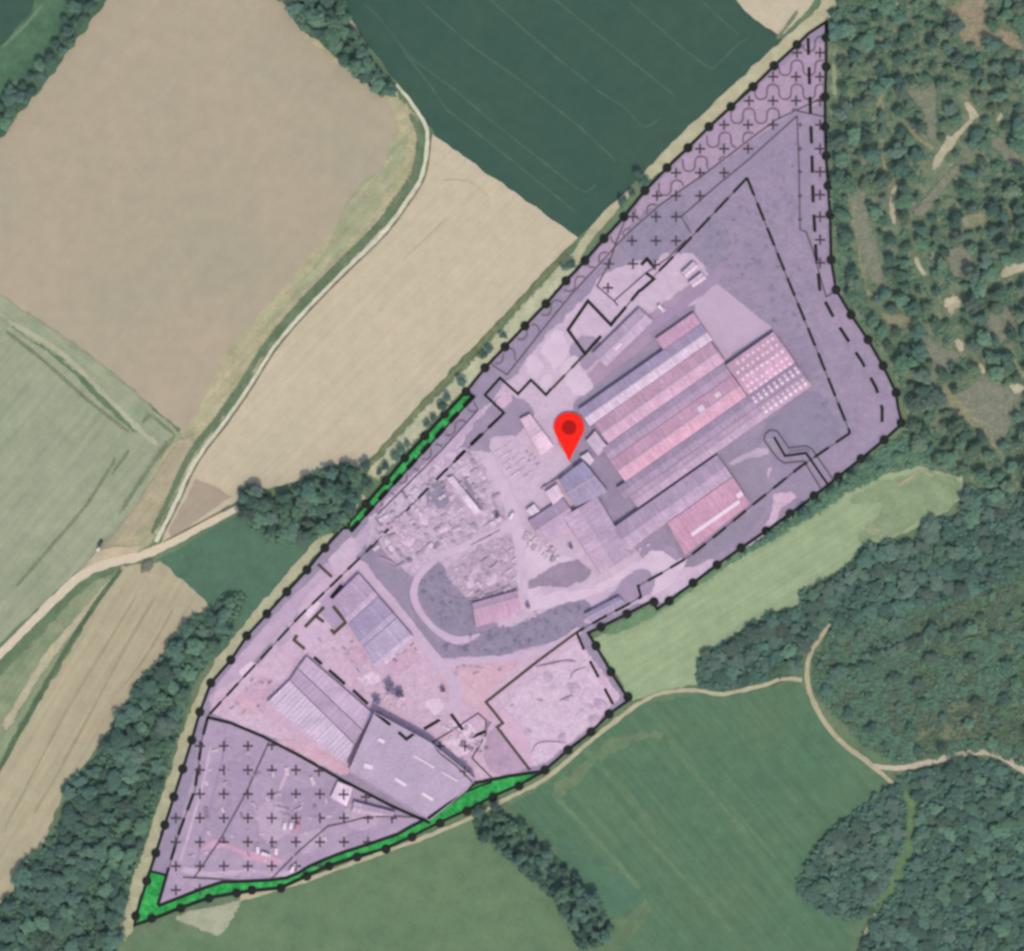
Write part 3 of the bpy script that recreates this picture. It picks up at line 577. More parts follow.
# understorey and scrub: one mass of leaf clumps each
def scrub(name, polys, n, size, hmax, m, label, seed, reject=None):
    rd = random.Random(seed); V = []; F = []
    for poly, k in polys:
        xs = [p[0] for p in poly]; ys = [p[1] for p in poly]; got = 0
        while got < int(n*k):
            p = (rd.uniform(max(min(xs), -6), min(max(xs), 1030)), rd.uniform(max(min(ys), -6), min(max(ys), 957)))
            if not inside(p, poly): continue
            if noise.noise((p[0]/9, p[1]/9, seed)) < -.12 and rd.random() < .85: continue
            if reject and reject(p): continue
            got += 1
            x, y = W(p); h = hmax*max(.15, .5+noise.noise((p[0]/6, p[1]/6, seed+3)))
            for q in range(5):
                c = Vector((x+rd.gauss(0, .8), y+rd.gauss(0, .8), h*rd.uniform(.3, 1)))
                nn = Vector((rd.uniform(-.7, .7), rd.uniform(-.7, .7), 1)).normalized(); t = nn.orthogonal().normalized(); a = rd.random()*6.28
                bt = nn.cross(t); t, bt = t*math.cos(a)+bt*math.sin(a), bt*math.cos(a)-t*math.sin(a); s = size*rd.uniform(.4, .8); b = len(V)
                V += [c-t*s-bt*s*.7, c+t*s*.8-bt*s, c+t*s+bt*s*.8, c-t*s*.7+bt*s]; F.append((b, b+1, b+2, b+3))
    o = link(name, mesh(name, V, F), m); tag(o, label, None, kind='stuff'); return o
scrub('undergrowth', [(CAMP, 1)], 2600, 1.1, 1.6, L_MID, 'green undergrowth between the camp trees', 21, in_gap)
scrub('undergrowth', [(SE1, .45), (SE2, .55)], 8000, 1.5, 3.4, L_DK, 'dark green undergrowth in the south east woods', 22, lambda p: dist_line(p, RIDE) < 6 or dist_line(p, TRK) < 6 or dist_line(p, FTR) < 5 or dist_line(p, PTR) < 5)
scrub('scrub', [(SCRUB, 1)], 4400, 1.4, 1.7, L_MID, 'low green scrub between the forest tracks', 23, lambda p: dist_line(p, FTR) < 5 or inside(p, [(904, 728), (930, 710), (960, 696), (978, 706), (992, 730), (972, 742), (940, 744)]) or inside(p, [(984, 706), (1030, 698), (1030, 748), (1000, 746)]) or (p[1] < 632 and p[0] > 920) or noise.noise((p[0]/26, p[1]/14, 5)) > .12)
scrub('scrub', [(SCRUB, 1)], 2200, 1.4, 1.4, L_LT, 'pale scrub clumps between the forest tracks', 24)
scrub('undergrowth', [(BELT, .75), (MIDH, .25)], 3800, 1.4, 4.2, L_MID, 'dark undergrowth in the western tree belt', 25)
scrub('undergrowth', [([(836, 484), (880, 452), (906, 432), (960, 466), (925, 464), (890, 470), (850, 492), (800, 522), (760, 546), (730, 562), (724, 566), (780, 528)], 1)], 900, 1.2, 2.0, L_MID, 'green brush on the bank below the south east boundary line', 26)
scrub('undergrowth', [(BROW, 1)], 500, 1.3, 1.2, L_DK, 'dark brush under the row of trees between the pastures', 27)
SCM = [(850, 660, 'beside the forest track'), (900, 690, 'in the middle of the scrub'), (960, 720, 'near the brown scrub patch'), (1010, 680, 'at the east edge of the scrub'), (900, 630, 'in the dark line across the scrub')]
line = [(830, 678), (860, 662), (900, 646), (940, 634), (970, 626)]
scr = [(a+TR.uniform(-3, 3), b+TR.uniform(-3, 3)) for a, b in catmull(line, 5)]+scatter(SCRUB, 22, 46, None, 6, 31)
for p in scr:
    s = TR.choice([.5, .6, .75, .9]); colour = TR.choice(['dark green', 'mid green', 'grey green'])
    place_tree('scrub_tree', p, s, colour, f'{SZ(s)} {colour} shrubby tree {near(p, SCM)}', 'shrubby trees in the scrub', zs=.6)
# ---------------------------------------------------------------- the purple site: ground
DOTS = [(826, 38), (826, 67), (825, 97), (825, 127), (826, 156), (828, 186), (830, 215), (831, 260), (836, 290), (851, 315), (868, 340), (883, 366), (896, 393), (901, 423),
        (884, 440), (861, 459), (838, 477), (814, 496), (790, 514), (766, 531), (741, 548), (717, 565), (693, 583), (669, 601), (654, 602), (627, 614), (601, 627), (596, 646), (611, 672), (628, 697),
        (609, 714), (591, 732), (568, 750), (545, 770), (519, 786), (493, 797), (467, 811), (440, 823), (412, 837), (386, 849), (357, 857), (329, 866), (307, 876), (281, 888), (252, 890), (237, 893), (209, 898), (181, 908), (152, 918), (136, 916),
        (147, 881), (156, 853), (165, 825), (174, 797), (183, 769), (192, 740), (200, 712), (211, 683), (231, 660), (247, 636), (267, 614), (287, 592), (307, 570), (325, 548), (346, 525), (366, 504), (386, 481), (405, 458), (425, 436), (445, 414), (466, 392), (485, 368), (505, 347), (525, 326), (546, 304), (566, 281), (585, 261), (604, 239), (624, 217), (645, 191), (667, 168), (688, 148), (709, 127), (731, 107), (753, 87), (774, 66), (797, 45)]
BND = [(826, 22), (826, 38), (826, 67), (825, 97), (825, 127), (826, 156), (828, 186), (830, 215), (831, 260), (836, 290), (851, 315), (868, 340), (883, 366), (896, 393), (898, 408), (902, 424),
       (884, 440), (861, 459), (838, 477), (814, 496), (790, 514), (766, 531), (741, 548), (717, 565), (693, 583), (669, 601), (657, 609), (652, 601), (627, 614), (601, 627), (588, 633), (596, 646), (611, 672), (629, 700),
       (609, 714), (591, 732), (568, 750), (545, 770), (519, 785), (493, 796), (467, 810), (440, 822), (412, 836), (386, 848), (357, 857), (329, 866), (307, 876), (281, 888), (252, 891), (237, 893), (209, 898), (181, 908), (153, 919), (135, 925)] + DOTS[49:] + [(808, 34)]
# the ground inside the boundary is shown in a purple wash, so its grass, gravel and concrete carry purple colours
zg = ground_mat('purple_grass', (162, 147, 171), (152, 140, 165), big=20, mid=5, fine=1.4, v=.055, flecks=(172, 154, 177), fleck_amt=.6)
sheet('site_ground', BND, .3, zg, jit=.2)
def P(u, v, o=(578, 410)): return (o[0]+.819*u+.574*v, o[1]-.574*u+.819*v)
z1, z2, z3, z4 = .33, .36, .39, .42
g_lt = ground_mat('purple_gravel', (199, 177, 200), (207, 185, 207), big=18, mid=5, v=.035)
g_pale = ground_mat('pale_purple_concrete', (219, 197, 217), (211, 189, 211), big=14, v=.025)
g_pink = ground_mat('pink_gravel', (210, 182, 204), (201, 172, 197), big=14, mid=4, v=.05, flecks=(223, 199, 216), fleck_amt=.58)
g_red = ground_mat('reddish_purple_soil', (206, 166, 186), (212, 180, 196), big=9, mid=3, v=.04)
g_dark = ground_mat('dark_purple_grass', (154, 143, 166), (145, 136, 160), big=9, mid=4, fine=1.4, v=.055, flecks=(158, 146, 168))
g_mid = ground_mat('mid_purple_grass', (171, 152, 178), (164, 146, 172), big=14, mid=5, v=.035)
g_east = ground_mat('strip_purple_grass', (166, 149, 173), (155, 141, 166), big=14, mid=5, v=.05)
g_yard = ground_mat('cluttered_purple_yard', (188, 168, 192), (202, 181, 204), big=7, mid=3.5, fine=1.2, v=.07, flecks=(218, 200, 219), fleck_amt=.55)
g_tri = ground_mat('north_purple_grass', (178, 156, 178), (170, 150, 176), big=12, mid=4, v=.04)
def patch(name, px, z, m, **k):
    k = {**dict(smooth=True, jit=1.2), **k}
    if k['jit'] >= .9: k['width'] = 3.0
    return (sheet if k['jit'] < .9 else fsheet)(name, px, z, m, **k)
patch('site_grass', [(825, 60), (826, 40), (808, 42), (770, 72), (700, 136), (650, 188), (606, 238), (570, 280), (560, 300), (580, 290), (660, 206), (720, 166), (790, 116), (812, 110), (824, 100)], z1, g_tri, smooth=False)
patch('site_grass', [(640, 210), (684, 190), (690, 232), (660, 262), (634, 262), (618, 246)], z2, g_dark, smooth=False, jit=3)
patch('site_grass', [(812, 120), (826, 116), (830, 256), (850, 318), (882, 366), (898, 420), (850, 466), (800, 504), (770, 520), (830, 470), (854, 434), (820, 350), (808, 250)], z1, g_east, smooth=False, jit=2)
patch('site_grass', [(700, 226), (716, 214), (730, 236), (728, 262), (708, 270), (700, 250)], z1, g_dark, jit=2)
patch('site_grass', [(796, 392), (818, 392), (842, 432), (806, 458), (770, 440), (752, 450), (762, 428)], z1, ground_mat('bluish_purple_grass', (150, 142, 166), (146, 136, 160), v=.04), jit=2)
# concrete and gravel yards of the works
patch('works_yard', [(604, 272), (660, 250), (694, 252), (716, 282), (700, 304), (660, 322), (584, 392), (560, 440), (596, 500), (650, 566), (684, 556), (730, 560), (660, 598), (600, 622), (500, 632), (470, 590), (372, 560), (366, 520), (420, 466), (470, 420), (504, 384), (548, 330), (580, 300)], z1, g_lt, smooth=False, jit=2)
patch('concrete_apron', [P(186, -24), P(206, 44), P(160, 42), P(150, 44), P(151, -12), P(160, -24)], z2, ground_mat('purple_slab', (192, 168, 194), (196, 174, 198), big=20, v=.02), smooth=False, jit=.4)
patch('service_lane', [P(8, -8), P(60, -10), P(102, -12), P(104, -20), P(176, -26), P(180, -40), P(120, -40), P(60, -30), P(20, -26)], z2, ground_mat('lane_brown', (178, 152, 176), (170, 148, 174), big=12, v=.03), smooth=False, jit=1)
patch('dark_lane', [(690, 292), (712, 272), (722, 262), (726, 272), (704, 294), (640, 340), (612, 362), (606, 354), (660, 314)], z3, ground_mat('dark_lane', (163, 143, 172), v=.03), smooth=False, jit=.8)
for i, q in enumerate(([(538, 352), (552, 330), (560, 328), (570, 346), (566, 360), (552, 372), (548, 362)], [(524, 360), (534, 352), (544, 362), (540, 378), (530, 380)], [(558, 372), (564, 358), (578, 354), (582, 366), (596, 384), (588, 396), (574, 396)], [(536, 384), (546, 372), (556, 378), (548, 392), (540, 388)], [(500, 394), (510, 386), (514, 398), (506, 410), (494, 404)])):
    patch('gravel_patch', q, z3, g_pale if i < 4 else g_pink, jit=1.2, size=4)
patch('site_grass', [(480, 414), (502, 392), (520, 396), (538, 412), (524, 430), (498, 450), (472, 456), (458, 470), (452, 458)], z2, ground_mat('grey_purple_ground', (156, 142, 167), (164, 148, 172), big=8, v=.035), jit=2)
patch('site_grass', [(568, 352), (580, 334), (604, 342), (600, 360), (584, 372)], z2, g_mid, jit=1.5)
patch('storage_yard', [(372, 520), (430, 462), (470, 446), (500, 490), (510, 520), (450, 560), (430, 580), (396, 570), (366, 552)], z2, g_yard, jit=2)
patch('storage_yard', [(452, 560), (520, 530), (524, 570), (516, 592), (472, 600), (456, 590), (444, 574)], z2, ground_mat('brownish_purple_yard', (184, 161, 185), (192, 170, 194), big=6, mid=3, v=.065, flecks=(198, 178, 200)), jit=2)
patch('storage_yard', [(488, 440), (514, 436), (536, 470), (514, 492), (500, 472)], z3, g_lt, jit=2)
patch('site_grass', [(426, 488), (446, 480), (450, 500), (440, 512), (424, 504)], z3, g_dark, jit=2)
patch('site_grass', [(462, 476), (470, 478), (476, 492), (486, 508), (480, 512), (466, 496)], z3, g_dark, jit=1)
patch('site_grass', [(366, 548), (376, 540), (400, 566), (414, 586), (412, 604), (440, 648), (434, 652), (404, 612), (372, 574)], z3, ground_mat('greyish_purple_verge', (158, 144, 166), (150, 140, 164), big=8, v=.045), jit=2)
patch('site_grass', [(434, 558), (446, 566), (454, 594), (470, 598), (476, 628), (470, 636), (452, 636), (434, 620), (418, 600), (416, 578), (424, 566)], z3, g_dark, jit=1.5)
patch('site_grass', [(438, 640), (450, 650), (470, 642), (482, 630), (520, 622), (546, 608), (584, 600), (592, 612), (576, 630), (540, 646), (500, 656), (446, 658)], z3, g_dark, jit=1.6)
patch('site_grass', [(524, 586), (548, 566), (576, 560), (592, 574), (572, 586), (540, 590)], z4, ground_mat('grey_purple_mound', (160, 144, 166), (152, 138, 160), big=6, v=.05), jit=2)
patch('gravel_patch', [(512, 596), (546, 592), (590, 586), (626, 566), (650, 556), (660, 562), (610, 590), (566, 606), (524, 612)], z2, g_pale, jit=2)
patch('gravel_patch', [(520, 530), (540, 536), (556, 552), (576, 556), (584, 566), (560, 572), (540, 592), (522, 600)], z3-.01, g_pale, jit=2)
patch('gravel_patch', [(516, 520), (532, 540), (528, 600), (518, 600), (514, 560)], z3, g_pale, jit=2)
patch('gravel_patch', [(620, 576), (648, 550), (664, 548), (690, 562), (670, 590), (640, 600), (656, 576)], z2, g_pale, jit=1.4, smooth=False)
patch('site_grass', [(612, 590), (630, 572), (646, 568), (656, 580), (648, 596), (628, 606), (600, 618)], z3, g_mid, jit=1.5)
patch('site_grass', [(684, 562), (742, 516), (764, 504), (764, 516), (746, 534), (716, 556), (694, 568)], z3, ground_mat('grey_purple_lawn', (155, 144, 167), (150, 140, 160), v=.04), jit=1)
patch('site_grass', [(724, 468), (744, 458), (760, 458), (766, 492), (752, 502)], z3, ground_mat('grey_purple_lawn', (158, 146, 166), (152, 142, 164), v=.035), jit=1, smooth=False)
patch('site_grass', [(662, 540), (672, 544), (682, 556), (676, 562), (660, 548)], z3, g_mid, jit=1)
patch('soil_path', [(766, 458), (772, 468), (770, 486), (778, 492), (792, 490), (796, 500), (784, 508), (778, 522), (758, 538), (760, 528), (770, 510), (766, 480)], z3, g_pink, jit=2)
patch('soil_path', [(724, 464), (744, 452), (766, 446), (770, 456), (748, 460), (730, 468)], z3, ground_mat('dusty_purple', (186, 168, 190), v=.04), jit=1.4)
patch('soil_path', [(690, 574), (720, 566), (760, 532), (766, 536), (742, 552), (700, 580), (660, 604), (660, 592)], z2, g_lt, jit=1)
# western yard, gravel pit, southern plots
patch('works_yard', [(330, 570), (352, 556), (366, 560), (404, 610), (440, 656), (500, 654), (576, 634), (624, 698), (590, 730), (530, 770), (478, 784), (440, 760), (376, 712), (350, 770), (208, 714), (214, 690), (256, 664)], z2, g_pink, smooth=False, jit=1.2)
patch('paddock', [(298, 606), (332, 572), (352, 590), (362, 600), (330, 640), (300, 650)], z3, ground_mat('mid_pink_yard', (200, 174, 198), v=.03), jit=1)
patch('works_yard', [(318, 604), (342, 580), (352, 592), (350, 618), (338, 632), (322, 616)], z4, ground_mat('mauve_forecourt', (172, 153, 180), v=.03), smooth=False, jit=.6)
patch('works_yard', [(328, 560), (346, 540), (352, 536), (362, 550), (336, 576)], z3, g_lt, smooth=False, jit=.6)
patch('gravel_pit', [(500, 706), (576, 638), (588, 650), (614, 704), (590, 728), (548, 764), (532, 768), (506, 726)], z3, ground_mat('pit_gravel', (208, 182, 206), (214, 192, 212), big=9, mid=5, v=.07, flecks=(188, 162, 188), fleck_amt=.58), smooth=False, jit=1.5)
patch('reddish_yard', [(440, 664), (494, 660), (520, 664), (488, 702), (500, 724), (470, 708), (442, 690)], z3, g_red, jit=1.5)
patch('reddish_yard', [(498, 706), (512, 712), (528, 736), (534, 756), (528, 766), (500, 730)], z4, ground_mat('reddish_pit_edge', (202, 170, 194), v=.04), jit=1)
patch('reddish_yard', [(486, 734), (500, 730), (526, 768), (500, 776), (484, 764)], z4, ground_mat('dusky_pink_soil', (190, 160, 186), (176, 152, 178), big=6, v=.05), jit=1)
patch('reddish_yard', [(272, 740), (300, 740), (344, 762), (352, 772), (340, 776), (300, 756)], z3, g_red, jit=1)
patch('reddish_yard', [(238, 694), (258, 690), (264, 704), (250, 716), (236, 708)], z3, g_red, jit=1)
patch('southern_plot', [(208, 720), (232, 725), (262, 737), (302, 758), (344, 782), (392, 806), (430, 824), (396, 842), (350, 858), (310, 872), (280, 880), (220, 884), (158, 904), (176, 838)], z2, ground_mat('plot_purple', (180, 160, 186), (171, 152, 179), big=16, mid=6, v=.045, flecks=(192, 172, 194), fleck_amt=.6), smooth=False, jit=.8)
patch('plot_strip', [(198, 852), (216, 838), (246, 848), (280, 856), (282, 868), (250, 862), (226, 850)], z3, ground_mat('plot_red_path', (200, 160, 186), v=.04), jit=2)
fribbon('plot_track', [(226, 734), (222, 760), (212, 800), (202, 840), (196, 866)], 2, z3, ground_mat('plot_rut', (158, 142, 172), v=.03), wvar=.5)
fribbon('plot_track', [(212, 740), (204, 780), (190, 830), (178, 868)], 2.5, z3, ground_mat('plot_light_rut', (196, 176, 198), v=.03), wvar=.5)
fribbon('plot_track', [(290, 764), (284, 780), (278, 794)], 3.5, z3, ground_mat('plot_pink_rut', (198, 172, 196), v=.03), wvar=.5)
fribbon('plot_track', [(176, 868), (210, 874), (250, 872), (300, 872), (340, 852)], 5, z3, bpy.data.materials['plot_light_rut'], wvar=.7)
# west strip beside the boundary
patch('works_yard', [(262, 628), (300, 590), (328, 562), (336, 574), (300, 612), (256, 658), (214, 706), (208, 698), (230, 668)], z1, ground_mat('strip_lilac', (188, 165, 192), (196, 172, 196), big=10, v=.035), smooth=False, jit=.8)
patch('works_yard', [(352, 540), (380, 510), (420, 470), (466, 424), (480, 410), (486, 416), (440, 462), (392, 512), (362, 548)], z1, ground_mat('lilac_verge', (186, 164, 190), v=.04), smooth=False, jit=.8)
for q, mm in (([(228, 760), (252, 756), (250, 800), (226, 806)], 'plot_dark'), ([(284, 790), (330, 790), (336, 812), (290, 818)], 'plot_dark'), ([(350, 800), (386, 812), (370, 830), (346, 826)], 'plot_light'), ([(256, 808), (284, 800), (290, 836), (262, 842)], 'plot_light'), ([(346, 834), (368, 830), (372, 842), (348, 850)], 'plot_dark'), ([(210, 806), (236, 812), (228, 834), (204, 830)], 'plot_dark'), ([(296, 836), (320, 826), (326, 844), (304, 856)], 'plot_light'), ([(214, 872), (280, 868), (276, 876), (220, 878)], 'plot_light')):
    mt = bpy.data.materials.get(mm) or ground_mat(mm, (166, 148, 176) if mm == 'plot_dark' else (186, 165, 190), (172, 153, 180) if mm == 'plot_dark' else (191, 170, 195), big=8, mid=3, v=.05)
    patch('plot_patch', q, z3+.005, mt, jit=2)
for q, mm in (([(266, 640), (284, 622), (296, 634), (278, 652)], 'plot_light'), ([(236, 672), (252, 656), (262, 664), (246, 682)], 'strip_light'), ([(300, 612), (316, 596), (324, 604), (306, 622)], 'strip_light'), ([(340, 652), (356, 644), (372, 660), (356, 672)], 'yard_rose'), ([(384, 664), (410, 646), (424, 660), (400, 676)], 'yard_rose'), ([(380, 660), (392, 652), (404, 646), (398, 656), (386, 668)], 'strip_light'), ([(352, 676), (374, 666), (384, 680), (364, 690)], 'strip_light'), ([(240, 690), (262, 676), (280, 692), (262, 712)], 'yard_rose'), ([(436, 744), (456, 734), (476, 750), (458, 762)], 'strip_light'), ([(444, 716), (468, 720), (486, 738), (470, 746)], 'strip_light'), ([(420, 700), (440, 694), (450, 710), (432, 718)], 'strip_light')):
    mt = bpy.data.materials.get(mm) or ground_mat(mm, {'strip_light': (218, 194, 214), 'yard_rose': (196, 164, 188)}.get(mm, (200, 178, 200)), {'yard_rose': (206, 174, 196)}.get(mm), big=7, mid=3, v=.055)
    patch('yard_patch', q, z4+.002, mt, jit=2, smooth=False)
# roads
m_road = ground_mat('purple_road', (206, 182, 206), (200, 176, 202), big=12, v=.025)
ribbon('works_road', [(350, 558), (368, 576), (396, 608), (424, 644), (446, 672), (456, 690), (452, 712)], [9, 10, 10, 10, 12, 14, 10], z4+.03, m_road, wvar=.1)
ribbon('works_road', [(441, 556), (428, 566), (418, 578), (414, 592), (417, 606), (428, 622), (442, 634), (456, 640), (468, 639), (480, 634)], [6, 7, 7, 7.5, 7, 6, 7, 9, 7, 1.5], z4+.05, m_road, wvar=.1)
ribbon('works_road', [(482, 460), (502, 488), (514, 520), (522, 560), (524, 600)], [13, 14, 12, 9, 8], z4+.02, ground_mat('pale_lilac_road', (202, 180, 203), v=.025), wvar=.15)
ribbon('works_road', [(430, 560), (460, 548), (500, 530), (516, 520)], 8, z4+.01, bpy.data.materials['pale_lilac_road'], wvar=.3)
ribbon('works_road', [(446, 664), (480, 660), (520, 656), (560, 642), (580, 630)], 7, z4+.02, m_road, wvar=.2)
# low purple ground cover in the rough grass
L_PUR = leaf_mat('purple_washed_leaves', tuple(lin(c)*.95 for c in (146, 134, 160)), tuple(lin(c)*.95 for c in (164, 148, 174)))
L_PUD = leaf_mat('dark_purple_leaves', tuple(lin(c)*.95 for c in (144, 134, 158)), tuple(lin(c)*.95 for c in (160, 148, 172)))
NEP = [(798, 124), (806, 250), (816, 330), (850, 430), (806, 462), (816, 388), (772, 334), (730, 300), (712, 268), (700, 226), (748, 176)]
scrub('ground_cover', [(NEP, 1)], 1500, .7, .5, L_PUR, 'purple washed weeds in the rough grass of the site', 41)
scrub('ground_cover', [([(434, 560), (446, 566), (454, 594), (470, 598), (474, 628), (452, 632), (434, 618), (420, 600), (418, 580)], .4), ([(442, 644), (482, 634), (540, 612), (586, 602), (574, 628), (540, 644), (500, 652), (448, 654)], .6)], 420, .9, .7, L_PUD, 'dark purple brush around the loop road', 42)

# ---------------------------------------------------------------- buildings
ROOFS = []
def plane(a, b, c):
    a, b, c = Vector(a), Vector(b), Vector(c); n = (b-a).cross(c-a)
    return lambda x, y: a.z-(n.x*(x-a.x)+n.y*(y-a.y))/n.z
def roof_z(x, y):
    z = 0
    for poly, fn, x0, x1, y0, y1 in ROOFS:
        if x0 <= x <= x1 and y0 <= y <= y1 and inside((x, y), poly): z = max(z, fn(x, y))
    return z
def reg(poly, fn):
    ROOFS.append((poly, fn, min(p[0] for p in poly), max(p[0] for p in poly), min(p[1] for p in poly), max(p[1] for p in poly)))
def slab_on(pts3, th):
    """closed slab below four (or more) top points"""
    n = len(pts3); v = [tuple(p) for p in pts3]+[(p[0], p[1], p[2]-th) for p in pts3]
    f = [list(range(n)), list(range(2*n-1, n-1, -1))]+[(i, n+i, n+(i+1) % n, (i+1) % n) for i in range(n)]
    # top must face up
    a, b, c = Vector(v[0]), Vector(v[1]), Vector(v[2])
    if (b-a).cross(c-a).z < 0: f = [x[::-1] for x in f]
    return v, f
M_WALL = flat_mat('purple_rendered_wall', (176, 154, 178)); M_DOOR = flat_mat('shed_door', (120, 104, 128)); M_RIDGE = flat_mat('ridge_flashing', (190, 172, 194))
M_GUT = flat_mat('dark_gutter', (120, 104, 126)); M_SKY = flat_mat('rooflight_sheet', (232, 212, 230), .5, .05, .8); M_SKYL = flat_mat('hall_rooflight', (236, 206, 226), .5, .05, .8)
M_CORE = flat_mat('door_handle_metal', (90, 84, 96))
ROOF_UP = 1.025
def hall(name, label, cat, quad, eh, rh, t, cA, cB, ribs=0, group=None, lights=(), light_size=(1.6, 1.2), cap=True, gutter=True, v=.05, parapet=False, eh2=None):
    q = [Vector(W(p)) for p in quad]; cen = sum(q, Vector((0, 0)))/4; eh2 = eh if eh2 is None else eh2; dr_ = rh-eh; eh, eh2 = max(2.4, eh*.47), max(2.4, eh2*.47); rh = eh+dr_*(.55 if dr_ > 0 else .4)
    if t >= .999 and dr_ < 0: rh = max(rh, 2.2)
    # order so that top faces are counter-clockwise
    area = sum(q[i].x*q[(i+1) % 4].y-q[(i+1) % 4].x*q[i].y for i in range(4))
    r = thing(name, label, cat, (cen.x, cen.y, .3), 0, group)
    L = [(p-cen)*.995 for p in q]
    a, b, c, d = L; m1 = a.lerp(d, t); m2 = b.lerp(c, t)
    ang = math.degrees(math.atan2(b.y-a.y, b.x-a.x))
    In = [p*.985 for p in L]; i1 = In[0].lerp(In[3], t); i2 = In[1].lerp(In[2], t); dz = .35
    ring = [(In[0], eh-dz), (In[1], eh-dz), (i2, rh-dz), (In[2], eh2-dz), (In[3], eh2-dz), (i1, rh-dz)]
    V = [(p.x, p.y, -.4) for p, z in ring]+[(p.x, p.y, z) for p, z in ring]
    F = [(0, 1, 7, 6), (1, 2, 8, 7), (2, 3, 9, 8), (3, 4, 10, 9), (4, 5, 11, 10), (5, 0, 6, 11), (6, 7, 8, 11), (11, 8, 9, 10), (5, 4, 3, 2), (0, 5, 2, 1)]
    if area < 0: F = [f[::-1] for f in F]
    link('wall', mesh('wall', V, F), M_WALL, r)
    s1 = [(a.x, a.y, eh), (b.x, b.y, eh), (m2.x, m2.y, rh), (m1.x, m1.y, rh)]
    s2 = [(m1.x, m1.y, rh), (m2.x, m2.y, rh), (c.x, c.y, eh2), (d.x, d.y, eh2)]
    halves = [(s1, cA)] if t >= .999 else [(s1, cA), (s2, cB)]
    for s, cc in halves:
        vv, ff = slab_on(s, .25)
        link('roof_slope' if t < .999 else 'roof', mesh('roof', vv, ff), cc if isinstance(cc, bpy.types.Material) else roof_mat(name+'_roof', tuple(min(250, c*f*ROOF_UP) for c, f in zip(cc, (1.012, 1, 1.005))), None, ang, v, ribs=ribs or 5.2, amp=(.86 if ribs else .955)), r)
        fn = plane(*[(p[0]+cen.x, p[1]+cen.y, p[2]+.3) for p in s[:3]]); reg([(p[0]+cen.x, p[1]+cen.y) for p in s], fn)
    if cap and t < .999:
        dirv = (m2-m1).normalized(); nn = Vector((-dirv.y, dirv.x))*.35
        vv, ff = slab_on([(m1.x+nn.x, m1.y+nn.y, rh+.12), (m1.x-nn.x, m1.y-nn.y, rh+.12), (m2.x-nn.x, m2.y-nn.y, rh+.12), (m2.x+nn.x, m2.y+nn.y, rh+.12)], .1)
        link('ridge_cap', mesh('ridge_cap', vv, ff), M_RIDGE, r)
    # big door at the gable end, and gutter along the first eave
    ge = (d-a); gl = ge.length; gd = ge.normalized(); mid = In[0].lerp(In[3], .5); outw = (a-b).normalized()
    vv = []; ff = []; box(vv, ff, mid.x+outw.x*.06, mid.y+outw.y*.06, -.2, min(4.2, gl*.5), .1, min(4, eh*.7), math.atan2(gd.y, gd.x))
    dr = link('door', mesh('door', vv, ff), M_DOOR, r)
    vv = []; ff = []; box(vv, ff, mid.x+outw.x*.17+gd.x*1.2, mid.y+outw.y*.17+gd.y*1.2, 1.0, .08, .1, .5, math.atan2(gd.y, gd.x)); link('handle', mesh('handle', vv, ff), M_CORE, dr)
    if gutter:
        dirv = (b-a).normalized(); nn = (a-d).normalized()
        vv = []; ff = []; e = a.lerp(b, .5)+nn*.16; box(vv, ff, e.x, e.y, eh-.32, (b-a).length*.99, .22, .2, math.atan2(dirv.y, dirv.x)); link('gutter', mesh('gutter', vv, ff), M_GUT, r)
    # rooflights: (s along the ridge 0..1, k across 0..1, length m, width m)
    for (s, k, lx, ly) in lights:
        ctr = a.lerp(b, s).lerp(d.lerp(c, s), k)
        dirv = (b-a).normalized(); nn = (d-a).normalized(); pts = []
        for sx, sy in ((-1, -1), (1, -1), (1, 1), (-1, 1)):
            p = ctr+dirv*sx*lx/2+nn*sy*ly/2; kk = (p-a).dot(nn)/(d-a).dot(nn)
            z = eh+(rh-eh)*kk/t if kk <= t else (rh+(eh2-rh)*(kk-t)/(1-t) if t < 1 else rh)
            pts.append((p.x, p.y, z+.16))
        vv, ff = slab_on(pts, .2); link('rooflight', mesh('rooflight', vv, ff), M_SKYL if lx < 3 else M_SKY, r)
    return r
def Q(u0, u1, v0, v1, o=(578, 410)): return [P(u0, v0, o), P(u1, v0, o), P(u1, v1, o), P(u0, v1, o)]
rl = random.Random(5)
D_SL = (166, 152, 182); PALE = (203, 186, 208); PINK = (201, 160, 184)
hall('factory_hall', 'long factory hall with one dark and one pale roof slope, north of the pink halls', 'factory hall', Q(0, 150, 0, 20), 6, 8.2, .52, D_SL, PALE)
hall('annex', 'narrow pink roofed annex at the north east end of the dark and pale hall', 'annex', Q(104, 150, -13.4, -.4), 4.2, 5.0, 1, (194, 156, 183), PINK)
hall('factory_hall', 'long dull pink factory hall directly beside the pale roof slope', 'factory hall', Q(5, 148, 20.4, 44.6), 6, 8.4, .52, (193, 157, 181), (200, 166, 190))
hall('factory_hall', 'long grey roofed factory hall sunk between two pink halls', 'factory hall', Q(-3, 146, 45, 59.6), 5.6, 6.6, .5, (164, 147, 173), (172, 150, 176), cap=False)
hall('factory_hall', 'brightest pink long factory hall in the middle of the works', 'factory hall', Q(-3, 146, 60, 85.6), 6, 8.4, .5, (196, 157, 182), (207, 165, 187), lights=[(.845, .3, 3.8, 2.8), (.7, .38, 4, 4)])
h5 = [(.62+.373*i/8, k, 1.9, 2.0) for i in range(9) for k in (.34, .62)]
hall('factory_hall', 'long dark grey factory hall with white rooflights at its north east end', 'factory hall', Q(-14, 205, 86, 99.6), 5.8, 7.0, .5, (160, 144, 171), (164, 146, 173), lights=[(.75+.235*i/8, k, 1.6, 1.9) for i in range(9) for k in (.34, .66)], cap=False)
